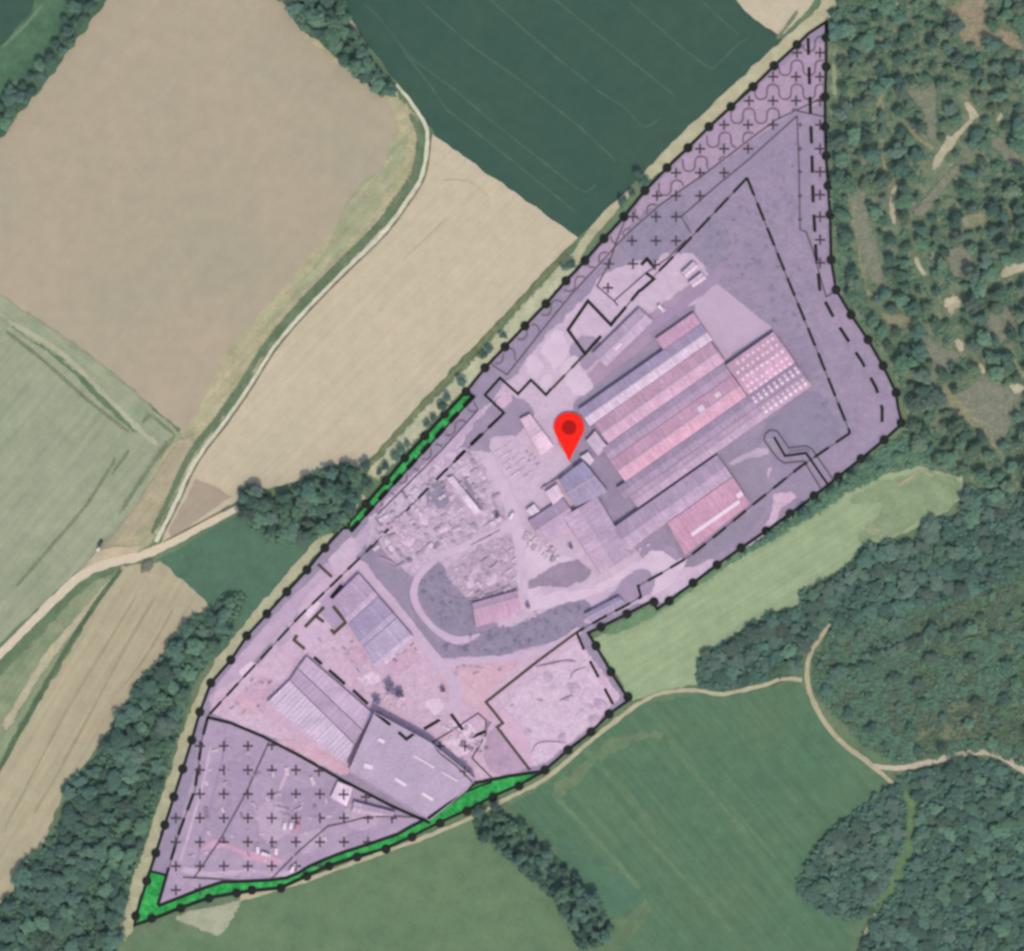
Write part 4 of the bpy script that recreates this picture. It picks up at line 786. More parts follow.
hall('factory_hall', 'pale pink southernmost long hall with paired white rooflights at its north east end', 'factory hall', Q(-8, 205, 100, 114), 6, 7.6, .5, (190, 164, 188), (184, 160, 186), lights=[(.755+.225*i/8, k, 1.7, 2.0) for i in range(9) for k in (.3, .66)])
hall('rooflight_hall', 'pink hall dotted all over with rows of small white rooflights', 'factory hall', Q(146.5, 204.5, 48, 85.6), 6, 7.6, .5, (190, 156, 180), (198, 162, 187),
     lights=[(.09+.83*i/8+rl.uniform(-.008, .008), k+rl.uniform(-.01, .01), rl.uniform(1.5, 1.9), rl.uniform(1.5, 1.9)) for i in range(9) for k in (.13, .34, .56, .78, .95) if not (k == .13 and i < 1)])
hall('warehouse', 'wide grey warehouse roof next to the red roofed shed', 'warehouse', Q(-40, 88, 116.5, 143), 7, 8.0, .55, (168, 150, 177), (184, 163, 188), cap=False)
hall('shed', 'red pink shed with one long white rooflight strip, by the south east dashes', 'shed', [P(8, 143.4), P(88, 143.4), P(87, 175), P(4, 180)], 7.6, 6.0, 1, (195, 152, 177), PINK, lights=[(.55, .7, 35, 2.4), (.95, .58, 4, 3)], eh2=6)
hall('workshop', 'long lilac gabled workshop north of the dark lane', 'workshop', [(592, 354), (639, 308), (653, 321), (606, 367)], 5, 6.6, .5, (180, 160, 186), (187, 167, 192), lights=[(.35, .7, 5, 1)])
hall('hut', 'upper of the two pale huts at the end of the north yard', 'hut', [(681, 273), (693, 262), (698, 267), (686, 278)], 2.8, 3.4, .5, (214, 194, 216), (222, 202, 222))
hall('hut', 'lower and rounder of the two pale huts at the end of the north yard', 'hut', [(688, 283), (701, 273), (706, 279), (693, 288)], 2.8, 3.4, .5, (216, 198, 218), (218, 200, 220))
hall('boiler_house', 'square slate blue building at the south west end of the pink halls', 'building', [(558, 480), (583, 461), (608, 492), (575, 507)], 8, 9.6, .5, (153, 145, 176), (156, 146, 174))
hall('office', 'long narrow pale pink building left of the map pin', 'building', [(520, 419), (530, 414), (554, 446), (541, 456)], 4.5, 5.8, .5, (212, 184, 205), (217, 190, 210))
hall('hut', 'pale lilac block against the west end of the pink halls', 'building', [(586, 441), (595, 431), (607, 446), (598, 456)], 4.5, 5, 1, (198, 178, 200), PALE)
hall('hut', 'tiny white block between the slate blue building and the pale lilac block', 'hut', [(580, 457), (588, 452), (594, 460), (590, 465)], 3.5, 3.8, 1, (216, 198, 216), PALE)
hall('hut', 'square white flat building west of the slate blue one', 'building', [(545, 492), (557, 484), (564, 496), (553, 505)], 4, 4.3, 1, (219, 196, 217), PALE)
hall('hut', 'white hut at the corner of the pallet yard', 'hut', [(526, 510), (534, 504), (540, 511), (531, 516)], 3, 3.3, 1, (218, 202, 222), PALE)
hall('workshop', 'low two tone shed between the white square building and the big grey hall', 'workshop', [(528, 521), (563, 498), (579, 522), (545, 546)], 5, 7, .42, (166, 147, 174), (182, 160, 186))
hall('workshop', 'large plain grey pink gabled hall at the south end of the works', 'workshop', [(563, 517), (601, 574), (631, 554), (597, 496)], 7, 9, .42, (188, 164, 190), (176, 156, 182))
hall('shed', 'isolated pink shed with dark gutter beside the loop road', 'shed', [(472, 603), (518, 590), (521, 614), (476, 627)], 5, 6.4, .3, (180, 152, 180), (190, 156, 182))
hall('shed', 'dark blue grey shed by the south boundary line', 'shed', [(584, 614), (619, 596), (625, 603), (590, 622)], 3.2, 3.8, .5, (150, 143, 174), (158, 148, 178))
# three-bay hall in the west: adjoining bays, one building each
c0, c1, c2, c3 = (333, 599), (359, 573), (414, 637), (376, 668)
def lp(a, b, t): return (a[0]+(b[0]-a[0])*t, a[1]+(b[1]-a[1])*t)
for t0, t1, ca, lab in ((0, .355, (176, 155, 182), 'dull mauve northern bay of the three bay western hall'), (.36, .69, (161, 149, 178), 'dark slate middle bay of the three bay western hall'), (.695, 1, (179, 165, 193), 'pale lilac southern bay of the three bay western hall')):
    hall('warehouse_bay', lab, 'warehouse', [lp(c0, c3, t0), lp(c1, c2, t0), lp(c1, c2, t1), lp(c0, c3, t1)], 6.5, 7.3, .8, ca, scl(ca, 1.05), cap=True, gutter=False)
hall('storage_hall', 'hall with a ribbed very pale roof in the western yard', 'storage hall', [(290, 680), (355, 744), (346, 763), (267, 702)], 5.6, 5.9, 1, (200, 182, 206), PALE, ribs=4.2, gutter=False)
hall('storage_hall', 'narrow darker mauve hall between ribbed and plain roofs in the western yard', 'storage hall', [(298, 668), (363, 730), (355.5, 743.4), (290.5, 679.6)], 6.6, 6.2, 1, (176, 156, 183), PALE, eh2=6.2, gutter=False)
hall('storage_hall', 'plain light mauve hall along the broken dashes of the western yard', 'storage hall', [(307, 656), (374, 714), (363.4, 729.4), (298.5, 667.6)], 5.2, 6.8, 1, (194, 172, 198), PALE, gutter=False)
# the big flat-roofed warehouse in the south: a polygonal slab with rooflights
def flat_building(name, label, cat, px, h, col, lights=()):
    q = [Vector(W(p)) for p in px]; cen = sum(q, Vector((0, 0)))/len(q); r = thing(name, label, cat, (cen.x, cen.y, .3)); L = [p-cen for p in q]
    vv, ff = slab_on([(p.x*.985, p.y*.985, h-.4) for p in L], h); link('wall', mesh('wall', vv, ff), M_WALL, r)
    vv, ff = slab_on([(p.x, p.y, h) for p in L], .38); link('roof', mesh('roof', vv, ff), roof_mat(name+'_roof', col, None, -28, .02), r)
    reg([(p.x, p.y) for p in q], lambda x, y: h+.3)
    vv = []; ff = []
    for i in range(len(L)):
        a, b = L[i]*.992, L[(i+1) % len(L)]*.992; m = (a+b)/2; dd = b-a; box(vv, ff, m.x, m.y, h+.002, dd.length, .4, .35, math.atan2(dd.y, dd.x))
    link('parapet', mesh('parapet', vv, ff), flat_mat('parapet_trim', (192, 174, 196)), r)
    for (x, y, lx, ly, az) in lights:
        p = Vector(W((x, y)))-cen; vv = []; ff = []; box(vv, ff, p.x, p.y, h+.003, lx, ly, .4, math.radians(az), .94); link('rooflight', mesh('rooflight', vv, ff), M_SKY, r)
    return r
flat_building('warehouse', 'huge flat mauve roof with a few white rooflights above the green strip', 'warehouse', [(375, 711), (432, 742), (476, 778), (466, 790), (430, 819), (349, 770)], 7, (184, 165, 191),
              [(382, 739.5, 4.2, 2.2, -28), (369, 765, 5.4, 2.8, -15), (401, 780.5, 8, 2, -32), (428, 795, 8, 2, -32), (424, 760, 15, 1.0, -30), (450, 775, 11, .9, -30)])
hall('hut', 'white flat hut standing alone below the thick southern line', 'hut', [(338, 781), (353, 787), (347, 806), (331, 797)], 4, 4.3, 1, (221, 202, 222), PALE)
hall('shed', 'low wide mauve shed east of the lone white hut', 'shed', [(354, 801), (396, 812), (390, 818), (352, 812)], 3, 3.6, .5, (184, 164, 188), (194, 172, 196))
hall('lean_to', 'long thin pale canopy in the storage yard', 'canopy', [(447, 478), (453, 476), (481, 511), (475, 515)], 3, 3.6, .5, (208, 190, 212), (214, 196, 216), gutter=False)

# ---------------------------------------------------------------- goods in the yards
M_ST = [flat_mat('pale_stone', (218, 198, 217)), flat_mat('lilac_stone', (196, 176, 198)), flat_mat('dusky_stone', (180, 159, 183)), flat_mat('dark_stone', (152, 135, 160))]
TN = ['pale', 'lilac', 'dusky', 'dark']
def stack_mesh(lx, ly, h, rd, m):
    v = []; f = []; n = rd.choice([2, 3, 4])
    for i in range(n):
        for k in range(rd.choice([1, 2, 2])):
            hh = h*rd.uniform(.5, 1)*(1 if k == 0 else .5)
            z = 0 if k == 0 else hh*1.05
            box(v, f, (i-(n-1)/2)*lx/n+rd.uniform(-.1, .1), rd.uniform(-.12, .12)*ly, z if k == 0 else h*.9, lx/n*.86, ly*rd.uniform(.75, 1)*(1 if k == 0 else .8), hh, rd.uniform(-.07, .07))
    me = mesh('stack', v, f); me.materials.append(m); return me
SR = random.Random(23)
STK = {t: [stack_mesh(SR.uniform(2.2, 4.6), SR.uniform(1.1, 2.2), SR.uniform(.25, .6), SR, M_ST[t]) for _ in range(5)] for t in range(4)}
def stack(p, tone, rz, label, group, s=1.0, name='stone_stack', cat='stack'):
    o = bpy.data.objects.new(name, SR.choice(STK[tone])); COL.objects.link(o); x, y = W(p); o.location = (x, y, .42); o.rotation_euler = (0, 0, rz); o.scale = (s, s, s)
    return tag(o, label, cat, group)
YM = [(400, 530, 'on the western side of the storage yard'), (430, 495, 'by the dashed line in the storage yard'), (455, 500, 'beside the long thin canopy'), (490, 480, 'along the pale central road'), (440, 545, 'by the fork of the loop road'), (490, 560, 'in the brownish yard inside the roads'), (475, 590, 'above the isolated pink shed'), (480, 535, 'between the two yards')]
pts = scatter([(372, 524), (430, 466), (470, 448), (498, 490), (506, 518), (456, 556), (432, 566), (400, 568), (372, 548)], 7.5, 95, lambda p: dist_line(p, [(430, 560), (460, 548), (500, 530)]) < 6 or (440 < p[0] < 486 and abs((p[1]-478)-(p[0]-447)*1.2) < 9), 2, 51)
pts += scatter([(452, 560), (514, 534), (520, 570), (514, 590), (476, 600), (456, 588)], 8, 45, None, 2, 53)
for p in pts:
    t = SR.choices([0, 1, 2, 3], [4, 3, 3, .6])[0]
    stack(p, t, math.radians(SR.choice([35, -55])+SR.uniform(-12, 12)), f'{TN[t]} stack of blocks {near(p, YM)}', 'stacks of blocks in the storage yards', SR.uniform(.8, 1.9))
for i, (x, y) in enumerate(((501, 450), (505, 456), (509, 462), (513, 468), (517, 474), (521, 480))):
    for k in range(4):
        t = (0, 0, 1, 0)[k]
        stack((x+k*4.4-4, y-k*3.1+2), t, math.radians(35), f'{TN[t]} pallet in the slanting rows of goods left of the pink office', 'pallets in slanting rows', .85, 'goods_pallet', 'pallet')
for p in ((527, 452), (531, 455), (535, 458), (538, 464), (529, 461), (542, 468)):
    stack(p, SR.choice([0, 2]), math.radians(35), 'small goods pile against the pale pink office', 'goods piles by the pink office', .7, 'goods_pallet', 'pallet')
for i in range(8):
    for k in range(2):
        p = (526+i*4.1+SR.uniform(-1, 1)+k*2.4, 536+i*2.6+k*9+SR.uniform(-1, 1)-i*.4)
        if p[0] > 548 and p[1] < 548: continue
        t = SR.choices([0, 1, 3], [5, 2, 1])[0]
        stack(p, t, math.radians(62+SR.uniform(-10, 10)), f'{TN[t]} long pile west of the big grey pink hall', 'long piles west of the gabled hall', 1.5, 'timber_pile', 'pile')
for p in ((458, 668), (464, 666), (471, 667), (478, 668), (484, 669), (456, 674), (476, 673), (500, 670), (560, 690), (566, 700), (572, 694), (540, 700), (582, 712), (590, 706), (521, 718), (512, 706), (548, 716)):
    stack(p, SR.choice([0, 1, 2]), SR.random()*3, 'rubble pile on the reddish yard' if p[0] < 510 and p[1] < 690 else 'lump of spoil in the gravel pit', 'rubble on the reddish yard' if p[0] < 510 and p[1] < 690 else 'spoil in the gravel pit', .9, 'rubble_pile', 'pile')
for p in ((628, 549), (634, 545), (640, 541), (646, 537), (632, 553), (640, 549), (648, 545)):
    stack(p, SR.choice([0, 0, 2]), math.radians(35), 'white goods stack behind the grey warehouse', 'goods stacks behind the warehouse', .9, 'goods_pallet', 'pallet')
for p in ((455, 730), (460, 737), (466, 728), (472, 736), (478, 744), (484, 738), (470, 748), (462, 744), (450, 738), (480, 752), (488, 726), (446, 728), (440, 718), (486, 748)):
    stack(p, SR.choice([0, 0, 1, 3]), math.radians(SR.choice([60, -30])), 'white pile in the cluttered corner east of the flat warehouse', 'piles east of the flat warehouse', 1.25, 'goods_pallet', 'pallet')
for p in ((252, 680), (262, 682), (270, 682), (247, 690), (258, 706), (262, 712), (244, 712), (232, 708), (238, 704), (278, 690), (350, 650), (344, 648), (352, 642), (348, 655), (395, 660), (404, 652), (398, 655), (412, 645), (416, 650), (352, 662), (358, 670), (320, 640), (334, 650)):
    stack(p, SR.choice([1, 2, 3]), math.radians(SR.choice([45, -45])+SR.uniform(-20, 20)), 'small dusky pile around the western halls', 'small piles around the western halls', .8, 'goods_pallet', 'pallet')
for p in ((388, 702), (394, 700), (399, 703), (404, 706), (392, 707), (386, 698), (366, 682), (372, 680), (362, 678)):
    stack(p, 0, SR.random()*3, 'white pile on the yard north of the flat warehouse', 'white piles on the western yard', 1.1, 'goods_pallet', 'pallet')
for p in ((292, 808), (302, 804), (305, 813), (310, 818), (296, 800), (275, 806), (300, 822), (306, 832), (268, 842), (232, 836), (250, 812), (245, 852)):
    stack(p, SR.choice([0, 0, 1]), SR.random()*3, 'pale pile among the vehicles of the southern plot', 'pale piles in the southern plot', .8, 'goods_pallet', 'pallet')
for p in scatter([(214, 730), (300, 766), (380, 808), (340, 840), (280, 868), (190, 868), (176, 850)], 13, 42, None, 6, 71):
    t = SR.choices([0, 1, 3], [4, 3, 1])[0]
    stack(p, t, SR.choice([.3, 1.9])+SR.uniform(-.2, .2), f'{TN[t]} load of material scattered '+('west' if p[0] < 250 else 'east')+' of the slanting line through the southern plot', 'loads scattered over the southern plot', SR.uniform(.7, 1.5), 'goods_pallet', 'pallet')
for (x, y, n, dx, dy, lab) in ((280, 806, 5, 4, 1.2, 'dark slab in the line north of the plot vehicles'), (282, 812, 5, 4, 1.6, 'dark slab in the lower line north of the plot vehicles')):
    for i in range(n): stack((x+i*dx, y+i*dy), 3, math.radians(-20), lab, lab.replace('slab', 'slabs'), .7, 'concrete_slab', 'slab')
# low earth banks and walls
M_BANK = flat_mat('mauve_bank', (182, 160, 184), .95, .1)
def bank(label, px, wd, h, cat='bank', name='earth_bank', m=None):
    pts = densify([W(p) for p in catmull(px, 6)], 1.5, False); V = []; F = []; n = len(pts); _seed[0] += 1
    for i, p in enumerate(pts):
        a = Vector(pts[max(0, i-1)]); b = Vector(pts[min(n-1, i+1)]); dd = (b-a).normalized(); nn = Vector((-dd.y, dd.x)); e = min(1, i/3, (n-1-i)/3)
        ww = wd*S/2*(.75+.5*noise.noise((p[0]/3, p[1]/3, _seed[0]))); hh = h*(.35+.65*e)*(.8+.4*noise.noise((p[0]/2, p[1]/2, _seed[0])))
        V += [(p[0]+nn.x*ww, p[1]+nn.y*ww, .38), (p[0]+nn.x*ww*.3, p[1]+nn.y*ww*.3, .4+hh), (p[0]-nn.x*ww*.4, p[1]-nn.y*ww*.4, .4+hh*.9), (p[0]-nn.x*ww, p[1]-nn.y*ww, .38)]
        if i:
            k = 4*i
            for j in range(3): F.append((k-4+j, k-3+j, k+1+j, k+j))
    return tag(link(name, mesh('bank', V, F), m or M_BANK), label, cat)
bank('long low bank in the upper gravel pit', [(536, 667), (552, 664), (566, 661), (576, 662)], 3.5, 1.4)
bank('curved low bank in the middle of the gravel pit', [(570, 680), (574, 672), (586, 667)], 2.5, 1)
bank('short dark heap in the lower gravel pit', [(560, 701), (567, 698), (573, 696)], 4, 1.4, 'heap', 'earth_heap')
bank('long stone windrow along the yard fork', [(470, 546), (480, 541), (492, 535), (500, 530)], 2.2, 1.2)
bank('dark wall beside the square white building', [(541, 489), (548, 485), (556, 480), (563, 473)], 2.2, 2.6, 'wall', 'yard_wall')
bank('pale curved ridge at the pit entrance', [(532, 752), (536, 745), (544, 742), (556, 742), (566, 743)], 2, 1)
bank('dusky strip of spoil north of the isolated pink shed', [(472, 600), (490, 594), (508, 588)], 3, 1)
bank('low hedge bank at the south edge of the storage yard', [(378, 556), (388, 560), (400, 566)], 3, 1.2)

# spoil mounds
M_MND = [ground_mat('spoil', (216, 192, 214), (202, 178, 200), big=4, mid=2, v=.06), ground_mat('dark_spoil', (198, 173, 197), (184, 160, 185), big=4, mid=2, v=.07)]
def mound(p, rad, h, t, label, group):
    x, y = W(p); V = []; F = []; n = 20; sd = SR.random()*40
    for k, (f, z) in enumerate(((1, 0), (.78, .35), (.52, .75), (.22, .97))):
        for i in range(n):
            a = i*6.2832/n; w_ = 1+.32*noise.noise((math.cos(a)*1.3, math.sin(a)*1.3, sd))+.12*noise.noise((math.cos(a)*4, math.sin(a)*4, sd+k))
            V.append((math.cos(a)*rad*f*w_*1.3, math.sin(a)*rad*f*w_, z*h*(1+.25*noise.noise((math.cos(a)*2, math.sin(a)*2, sd+9+k)))))
    V.append((0, 0, h)); F = [(k*n+i, k*n+(i+1) % n, (k+1)*n+(i+1) % n, (k+1)*n+i) for k in range(3) for i in range(n)]+[(3*n+i, 3*n+(i+1) % n, 4*n) for i in range(n)]
    me = mesh('mound', V, F); me.polygons.foreach_set('use_smooth', [True]*len(F)); o = link('spoil_mound', me, M_MND[t]); o.location = (x, y, .43); o.rotation_euler = (0, 0, SR.random()*6); tag(o, label, 'spoil mound', group)
for (x, y, rd_, t) in ((520, 690, 3.5, 0), (534, 684, 4.2, 0), (548, 676, 3.2, 1), (556, 690, 5, 0), (574, 688, 4, 1), (588, 696, 4.5, 0), (600, 704, 4, 1), (582, 716, 4, 0), (566, 716, 3.4, 0), (594, 720, 3.6, 1), (530, 712, 3, 0), (544, 728, 3.6, 0), (562, 738, 3, 1), (590, 672, 3, 0), (528, 732, 2.6, 1)):
    mound((x, y), rd_*.9, rd_*.13, t, ('pale' if t == 0 else 'dusky')+' spoil mound in the '+('upper' if y < 700 else 'lower')+' gravel pit', 'spoil mounds in the gravel pit')
for (x, y, rd_, t) in ((408, 540, 3.5, 0), (396, 524, 3, 1), (424, 518, 3.6, 0), (432, 508, 3, 1), (418, 546, 3.2, 1), (444, 528, 3.5, 0), (456, 532, 3, 1), (476, 566, 4, 1), (492, 578, 3.6, 0), (470, 582, 3, 0), (504, 556, 3.4, 1), (466, 470, 3, 0), (482, 470, 3, 1)):
    mound((x, y), rd_, rd_*.26, t, ('pale' if t == 0 else 'dusky')+' heap of material '+near((x, y), YM), 'heaps of material in the storage yards')
M_MND.append(ground_mat('grey_heap', (128, 130, 118), (106, 112, 98), big=3, mid=1.5, v=.1))
mound((147, 566), 3.6, .9, 2, 'round grey heap on the fallow field below the track junction', None)
# ---------------------------------------------------------------- vehicles
def vehicle(label, group, p, az, body, lx=5.2, wy=2.0, h=2.1, box_van=True, cat='van', name='van', z=.4):
    x, y = W(p); r = thing(name, label, cat, (x, y, z), math.radians(az), group)
    prof = [(-.5, .35), (.5, .35), (.5, .9), (.36, 1.15), (.24, h), (-.49, h)] if box_van else [(-.5, .3), (.5, .3), (.5, .75), (.26, .95), (.12, h), (-.3, h), (-.45, 1.0), (-.5, .9)]
    n = len(prof); V = []
    for sgn in (-1, 1):
        for a, b in prof: V.append((a*lx, sgn*wy/2*(1 if b < 1.2 else .88), b))
    F = [list(range(n))[::1], list(range(2*n-1, n-1, -1))]+[(i, n+i, n+(i+1) % n, (i+1) % n) for i in range(n)]
    bm = bmesh.new(); vs = [bm.verts.new(v) for v in V]
    for f in F: bm.faces.new([vs[i] for i in f])
    bmesh.ops.recalc_face_normals(bm, faces=bm.faces[:]); bmesh.ops.bevel(bm, geom=bm.edges[:], offset=.06, segments=2, affect='EDGES')
    me = bpy.data.meshes.new('body'); bm.to_mesh(me); bm.free(); link('body', me, body, r)
    v = []; f = []
    (x1, za), (x2, zb) = (prof[3], prof[4])
    v = [(x1*lx+.02, -wy*.40, za+.06), (x1*lx+.02, wy*.40, za+.06), (x2*lx+.05, wy*.36, zb-.1), (x2*lx+.05, -wy*.36, zb-.1)]
    link('windscreen', mesh('windscreen', v+[(a-.06, b, c-.03) for a, b, c in v], [(0, 1, 2, 3), (7, 6, 5, 4), (0, 4, 5, 1), (1, 5, 6, 2), (2, 6, 7, 3), (3, 7, 4, 0)]), M_GLASS, r)
    for sx in (-.31, .31):
        for sy in (-1, 1):
            V = []; F = []
            for q, yy in ((0, sy*wy*.5+.02), (1, sy*wy*.5-.2*sy)):
                for i in range(12): V.append((sx*lx+.34*math.cos(i*.5236), yy, .34+.34*math.sin(i*.5236)))
            F = [tuple(range(12)), tuple(range(23, 11, -1))]+[(i, 12+i, 12+(i+1) % 12, (i+1) % 12) for i in range(12)]
            link('wheel', mesh('wheel', V, F), M_TYRE, r)
    return r
M_GLASS = flat_mat('dark_glass', (46, 52, 60), .15, spec=.5); M_TYRE = flat_mat('tyre', (40, 38, 40))
VW = flat_mat('white_paint', (236, 220, 236), .35, spec=.5); VN = flat_mat('plain_white_paint', (236, 234, 226), .35, spec=.5); VR = flat_mat('reddish_paint', (206, 140, 166), .35, spec=.5); VD = flat_mat('dark_paint', (70, 76, 76), .3, spec=.5)
for p, az, m, lab in (((285, 824.5), 82, VW, 'white van parked leftmost in the pair below the dark slabs'), ((291.5, 824.5), 82, VW, 'white van parked right in the pair below the dark slabs'), ((298, 826), 75, VR, 'reddish van beside the pair of white vans'), ((258, 848.5), 90, VW, 'white van at the left by the red path of the plot'),
                      ((276.5, 850), 90, VW, 'white van at the right by the red path of the plot'), ((266, 854), -20, VW, 'white van turned across the red path of the plot'), ((293, 868), 60, VW, 'white van beside the thin slanting line near the green strip'), ((661, 308.5), -45, VW, 'lone white van beside the north yard lane'),
                      ((512, 515), 60, VW, 'white van standing at the mouth of the yard road'), ((400, 697), -25, VW, 'white van on the western yard above the flat warehouse')):
    vehicle(lab, 'vans on the purple site', p, az, m, 5.4 if 'lone' not in lab else 5)
vehicle('dark car with pale roof parked beside the farm track junction', None, (100.5, 543), 60, VD, 4.6, 1.9, 1.5, False, 'car', 'parked_car', .17)
vehicle('small white trailer van standing on the field edge by the dark car', None, (98.5, 549.5), 45, VN, 2.6, 1.5, 1.2, True, 'van', 'van', .17)
# dusky tree on the western yard
L_MV = leaf_mat('mauve_foliage', tuple(lin(c)*.85 for c in (140, 126, 150)), tuple(lin(c)*.85 for c in (160, 146, 170)))
MVT = (crown_mesh('crown', 3.4, 4.6, 2.8, 12, 24, .8, TR, L_MV), trunk_mesh(4.5, .2, TR, 5, 1.5))
for p, s, lab in (((391, 689), 1.05, 'larger purple washed tree on the western yard'), ((400, 694), .8, 'right hand purple washed tree of the western yard pair'), ((377, 701), .8, 'purple washed tree at the top corner of the flat warehouse'), ((443, 690), .5, 'purple washed shrub by the reddish yard road'), ((571, 547), .45, 'purple washed shrub at the corner of the big gabled hall'), ((497, 516), .55, 'purple washed shrub beside the pale central road'), ((528, 606), .5, 'purple washed shrub right of the isolated pink shed')):
    x, y = W(p); r = thing('yard_tree', lab, 'tree', (x, y, .35), TR.random()*6, 'purple washed trees on the site'); r.scale = (s, s, s)
    for nm, me in (('crown', MVT[0]), ('trunk', MVT[1])):
        o = bpy.data.objects.new(nm, me); COL.objects.link(o); o.parent = r

# ---------------------------------------------------------------- plan markings laid over ground and roofs
M_BLK = flat_mat('black_line_paint', (38, 42, 36), .9, .12, 4); M_GLN = flat_mat('grey_line_paint', (98, 86, 98), .9, .08, 4); M_WAV = flat_mat('wave_line_paint', (116, 98, 112), .9, .08, 4); M_CRS = flat_mat('cross_paint', (78, 68, 76), .9, .1, 4); M_OLV = flat_mat('olive_line_paint', (84, 76, 62), .9, .1, 5)
def marking_mesh(px, wd, smooth=False, lift=.34, th=.12, cap=0):
    c = catmull(px, 8) if smooth else px
    W_ = [Vector(W(q)) for q in c]
    pts = [Vector(p) for p in densify([tuple(p) for p in W_], 1.2, False)]; n = len(pts); V = []; F = []
    zs = [max(roof_z(*p), .46)+lift-.2 for p in pts]
    for i, p in enumerate(pts):
        a = pts[max(0, i-1)]; b = pts[min(n-1, i+1)]; d1 = (p-a).normalized() if i else (b-p).normalized(); d2 = (b-p).normalized() if i < n-1 else d1
        n1 = Vector((-d1.y, d1.x)); n2 = Vector((-d2.y, d2.x)); m = (n1+n2)
        m = m.normalized() if m.length > .2 else n1; k = 1/max(.45, m.dot(n1)); h = wd*S/2*k
        z = max(zs[max(0, i-1):i+2])
        V += [(p.x+m.x*h, p.y+m.y*h, z), (p.x-m.x*h, p.y-m.y*h, z), (p.x+m.x*h, p.y+m.y*h, z-th), (p.x-m.x*h, p.y-m.y*h, z-th)]
        if i:
            k = 4*i; F += [(k-4, k-3, k+1, k), (k-3, k-1, k+3, k+1), (k-2, k-4, k, k+2), (k-1, k-2, k+2, k+3)]
    F += [(0, 2, 3, 1), (4*n-4, 4*n-3, 4*n-1, 4*n-2)]
    return mesh('mark', V, F)
def line_thing(name, label, cat, px, wd, m, smooth=False, group=None, lift=.34):
    return tag(link(name, marking_mesh(px, wd, smooth, lift), m), label, cat, group)
def dashed(label, px, wd, m, dash, gap, thin=None, start=0, group=None, name='dashed_line'):
    o0 = W(px[0]); r = thing(name, label, 'dashed line', (o0[0], o0[1], 0), 0, group); inv = Vector((-o0[0], -o0[1], 0))
    L = [0]
    for a, b in zip(px, px[1:]): L.append(L[-1]+(Vector(b)-Vector(a)).length)
    def at(s):
        for i in range(len(px)-1):
            if s <= L[i+1]+1e-6: t = (s-L[i])/max(L[i+1]-L[i], 1e-6); return lp(px[i], px[i+1], t)
        return px[-1]
    def sub(s0, s1): return [at(s0)]+[px[i] for i in range(len(px)) if s0+.3 < L[i] < s1-.3]+[at(s1)]
    if thin:
        o = link('thin_line', marking_mesh(px, min(1.1, thin*.75), lift=.31), M_GLN if m is M_BLK else M_OLV, r); o.location = inv
    s = start
    while s < L[-1]-1:
        e = min(s+dash, L[-1])
        o = link('dash', marking_mesh(sub(s, e), wd), m, r); o.location = inv; s = e+gap
    return r
bl = thing('boundary_line', 'thick black boundary line studded with round black dots around the whole site', 'boundary line', (*W(BND[0]), 0))
inv = Vector((-W(BND[0])[0], -W(BND[0])[1], 0))
o = link('line', marking_mesh(BND+[BND[0], BND[1]], 2.9, lift=.4), M_BLK, bl); o.location = inv
for p in DOTS:
    x, y = W(p); V = []; k = 20; rr = 4.7*S
    for z in (.82, .62): V += [(x+rr*math.cos(i*6.2832/k), y+rr*math.sin(i*6.2832/k), z) for i in range(k)]
    o = link('dot', mesh('dot', V, [tuple(range(k)), tuple(range(2*k-1, k-1, -1))]+[(i, k+i, k+(i+1) % k, (i+1) % k) for i in range(k)][::-1]), M_BLK, bl); o.location = inv
# green strips
M_GRN = ground_mat('green_strip_paint', (50, 150, 76), (72, 176, 94), big=6, mid=3, v=.1, flecks=(36, 112, 62), fleck_amt=.57)
def strip_thing(label, px, edges):
    c = W(px[0]); r = thing('planting_strip', label, 'green strip', (c[0], c[1], 0)); iv = Vector((-c[0], -c[1], 0))
    o = link('green_band', sheet_mesh(px, .53, False, .15), M_GRN, r); o.location = iv
    for e in edges:
        if e[2]: 
            L = e[0]
            for a, b in zip(L, L[1:]):
                ln = (Vector(b)-Vector(a)).length; s = 0
                while s < ln-3: o = link('edge_dash', marking_mesh([lp(a, b, s/ln), lp(a, b, min(1, (s+13)/ln))], e[1], lift=.42), M_BLK, r); o.location = iv; s += 21
        else: o = link('edge_line', marking_mesh(e[0], e[1], lift=.42), M_BLK, r); o.location = iv
    return r
gl = [(466, 392), (445, 414), (425, 436), (405, 458), (386, 481), (366, 504), (345, 527)]; gr = [(474, 396), (350, 532)]
strip_thing('narrow bright green strip with black dashes along the north west boundary', [(470, 392), (474, 396), (442, 431), (410, 466), (378, 501), (350, 532), (345, 527), (366, 504), (386, 481), (405, 458), (425, 436), (445, 414), (466, 392)], [([(472.5, 397), (349.5, 532)], 5, True), ([(473.5, 397), (350.5, 532)], 2, False), (gl, 3.4, False), ([(465, 391), (475, 398)], 4, False)])
gi = [(546, 771), (530, 773), (510, 776), (490, 780), (475, 783), (462, 794), (448, 803), (434, 813), (424, 820), (410, 827), (398, 834), (372, 843), (344, 852), (328, 858), (310, 866), (298, 873), (286, 878), (270, 880), (250, 881), (222, 882), (204, 888), (186, 895), (158, 906)]
go = [(136, 924), (153, 918), (181, 907), (209, 897), (237, 892), (252, 890), (281, 887), (307, 875), (329, 865), (357, 856), (386, 848), (412, 836), (440, 822), (467, 810), (493, 796), (519, 785), (545, 771)]
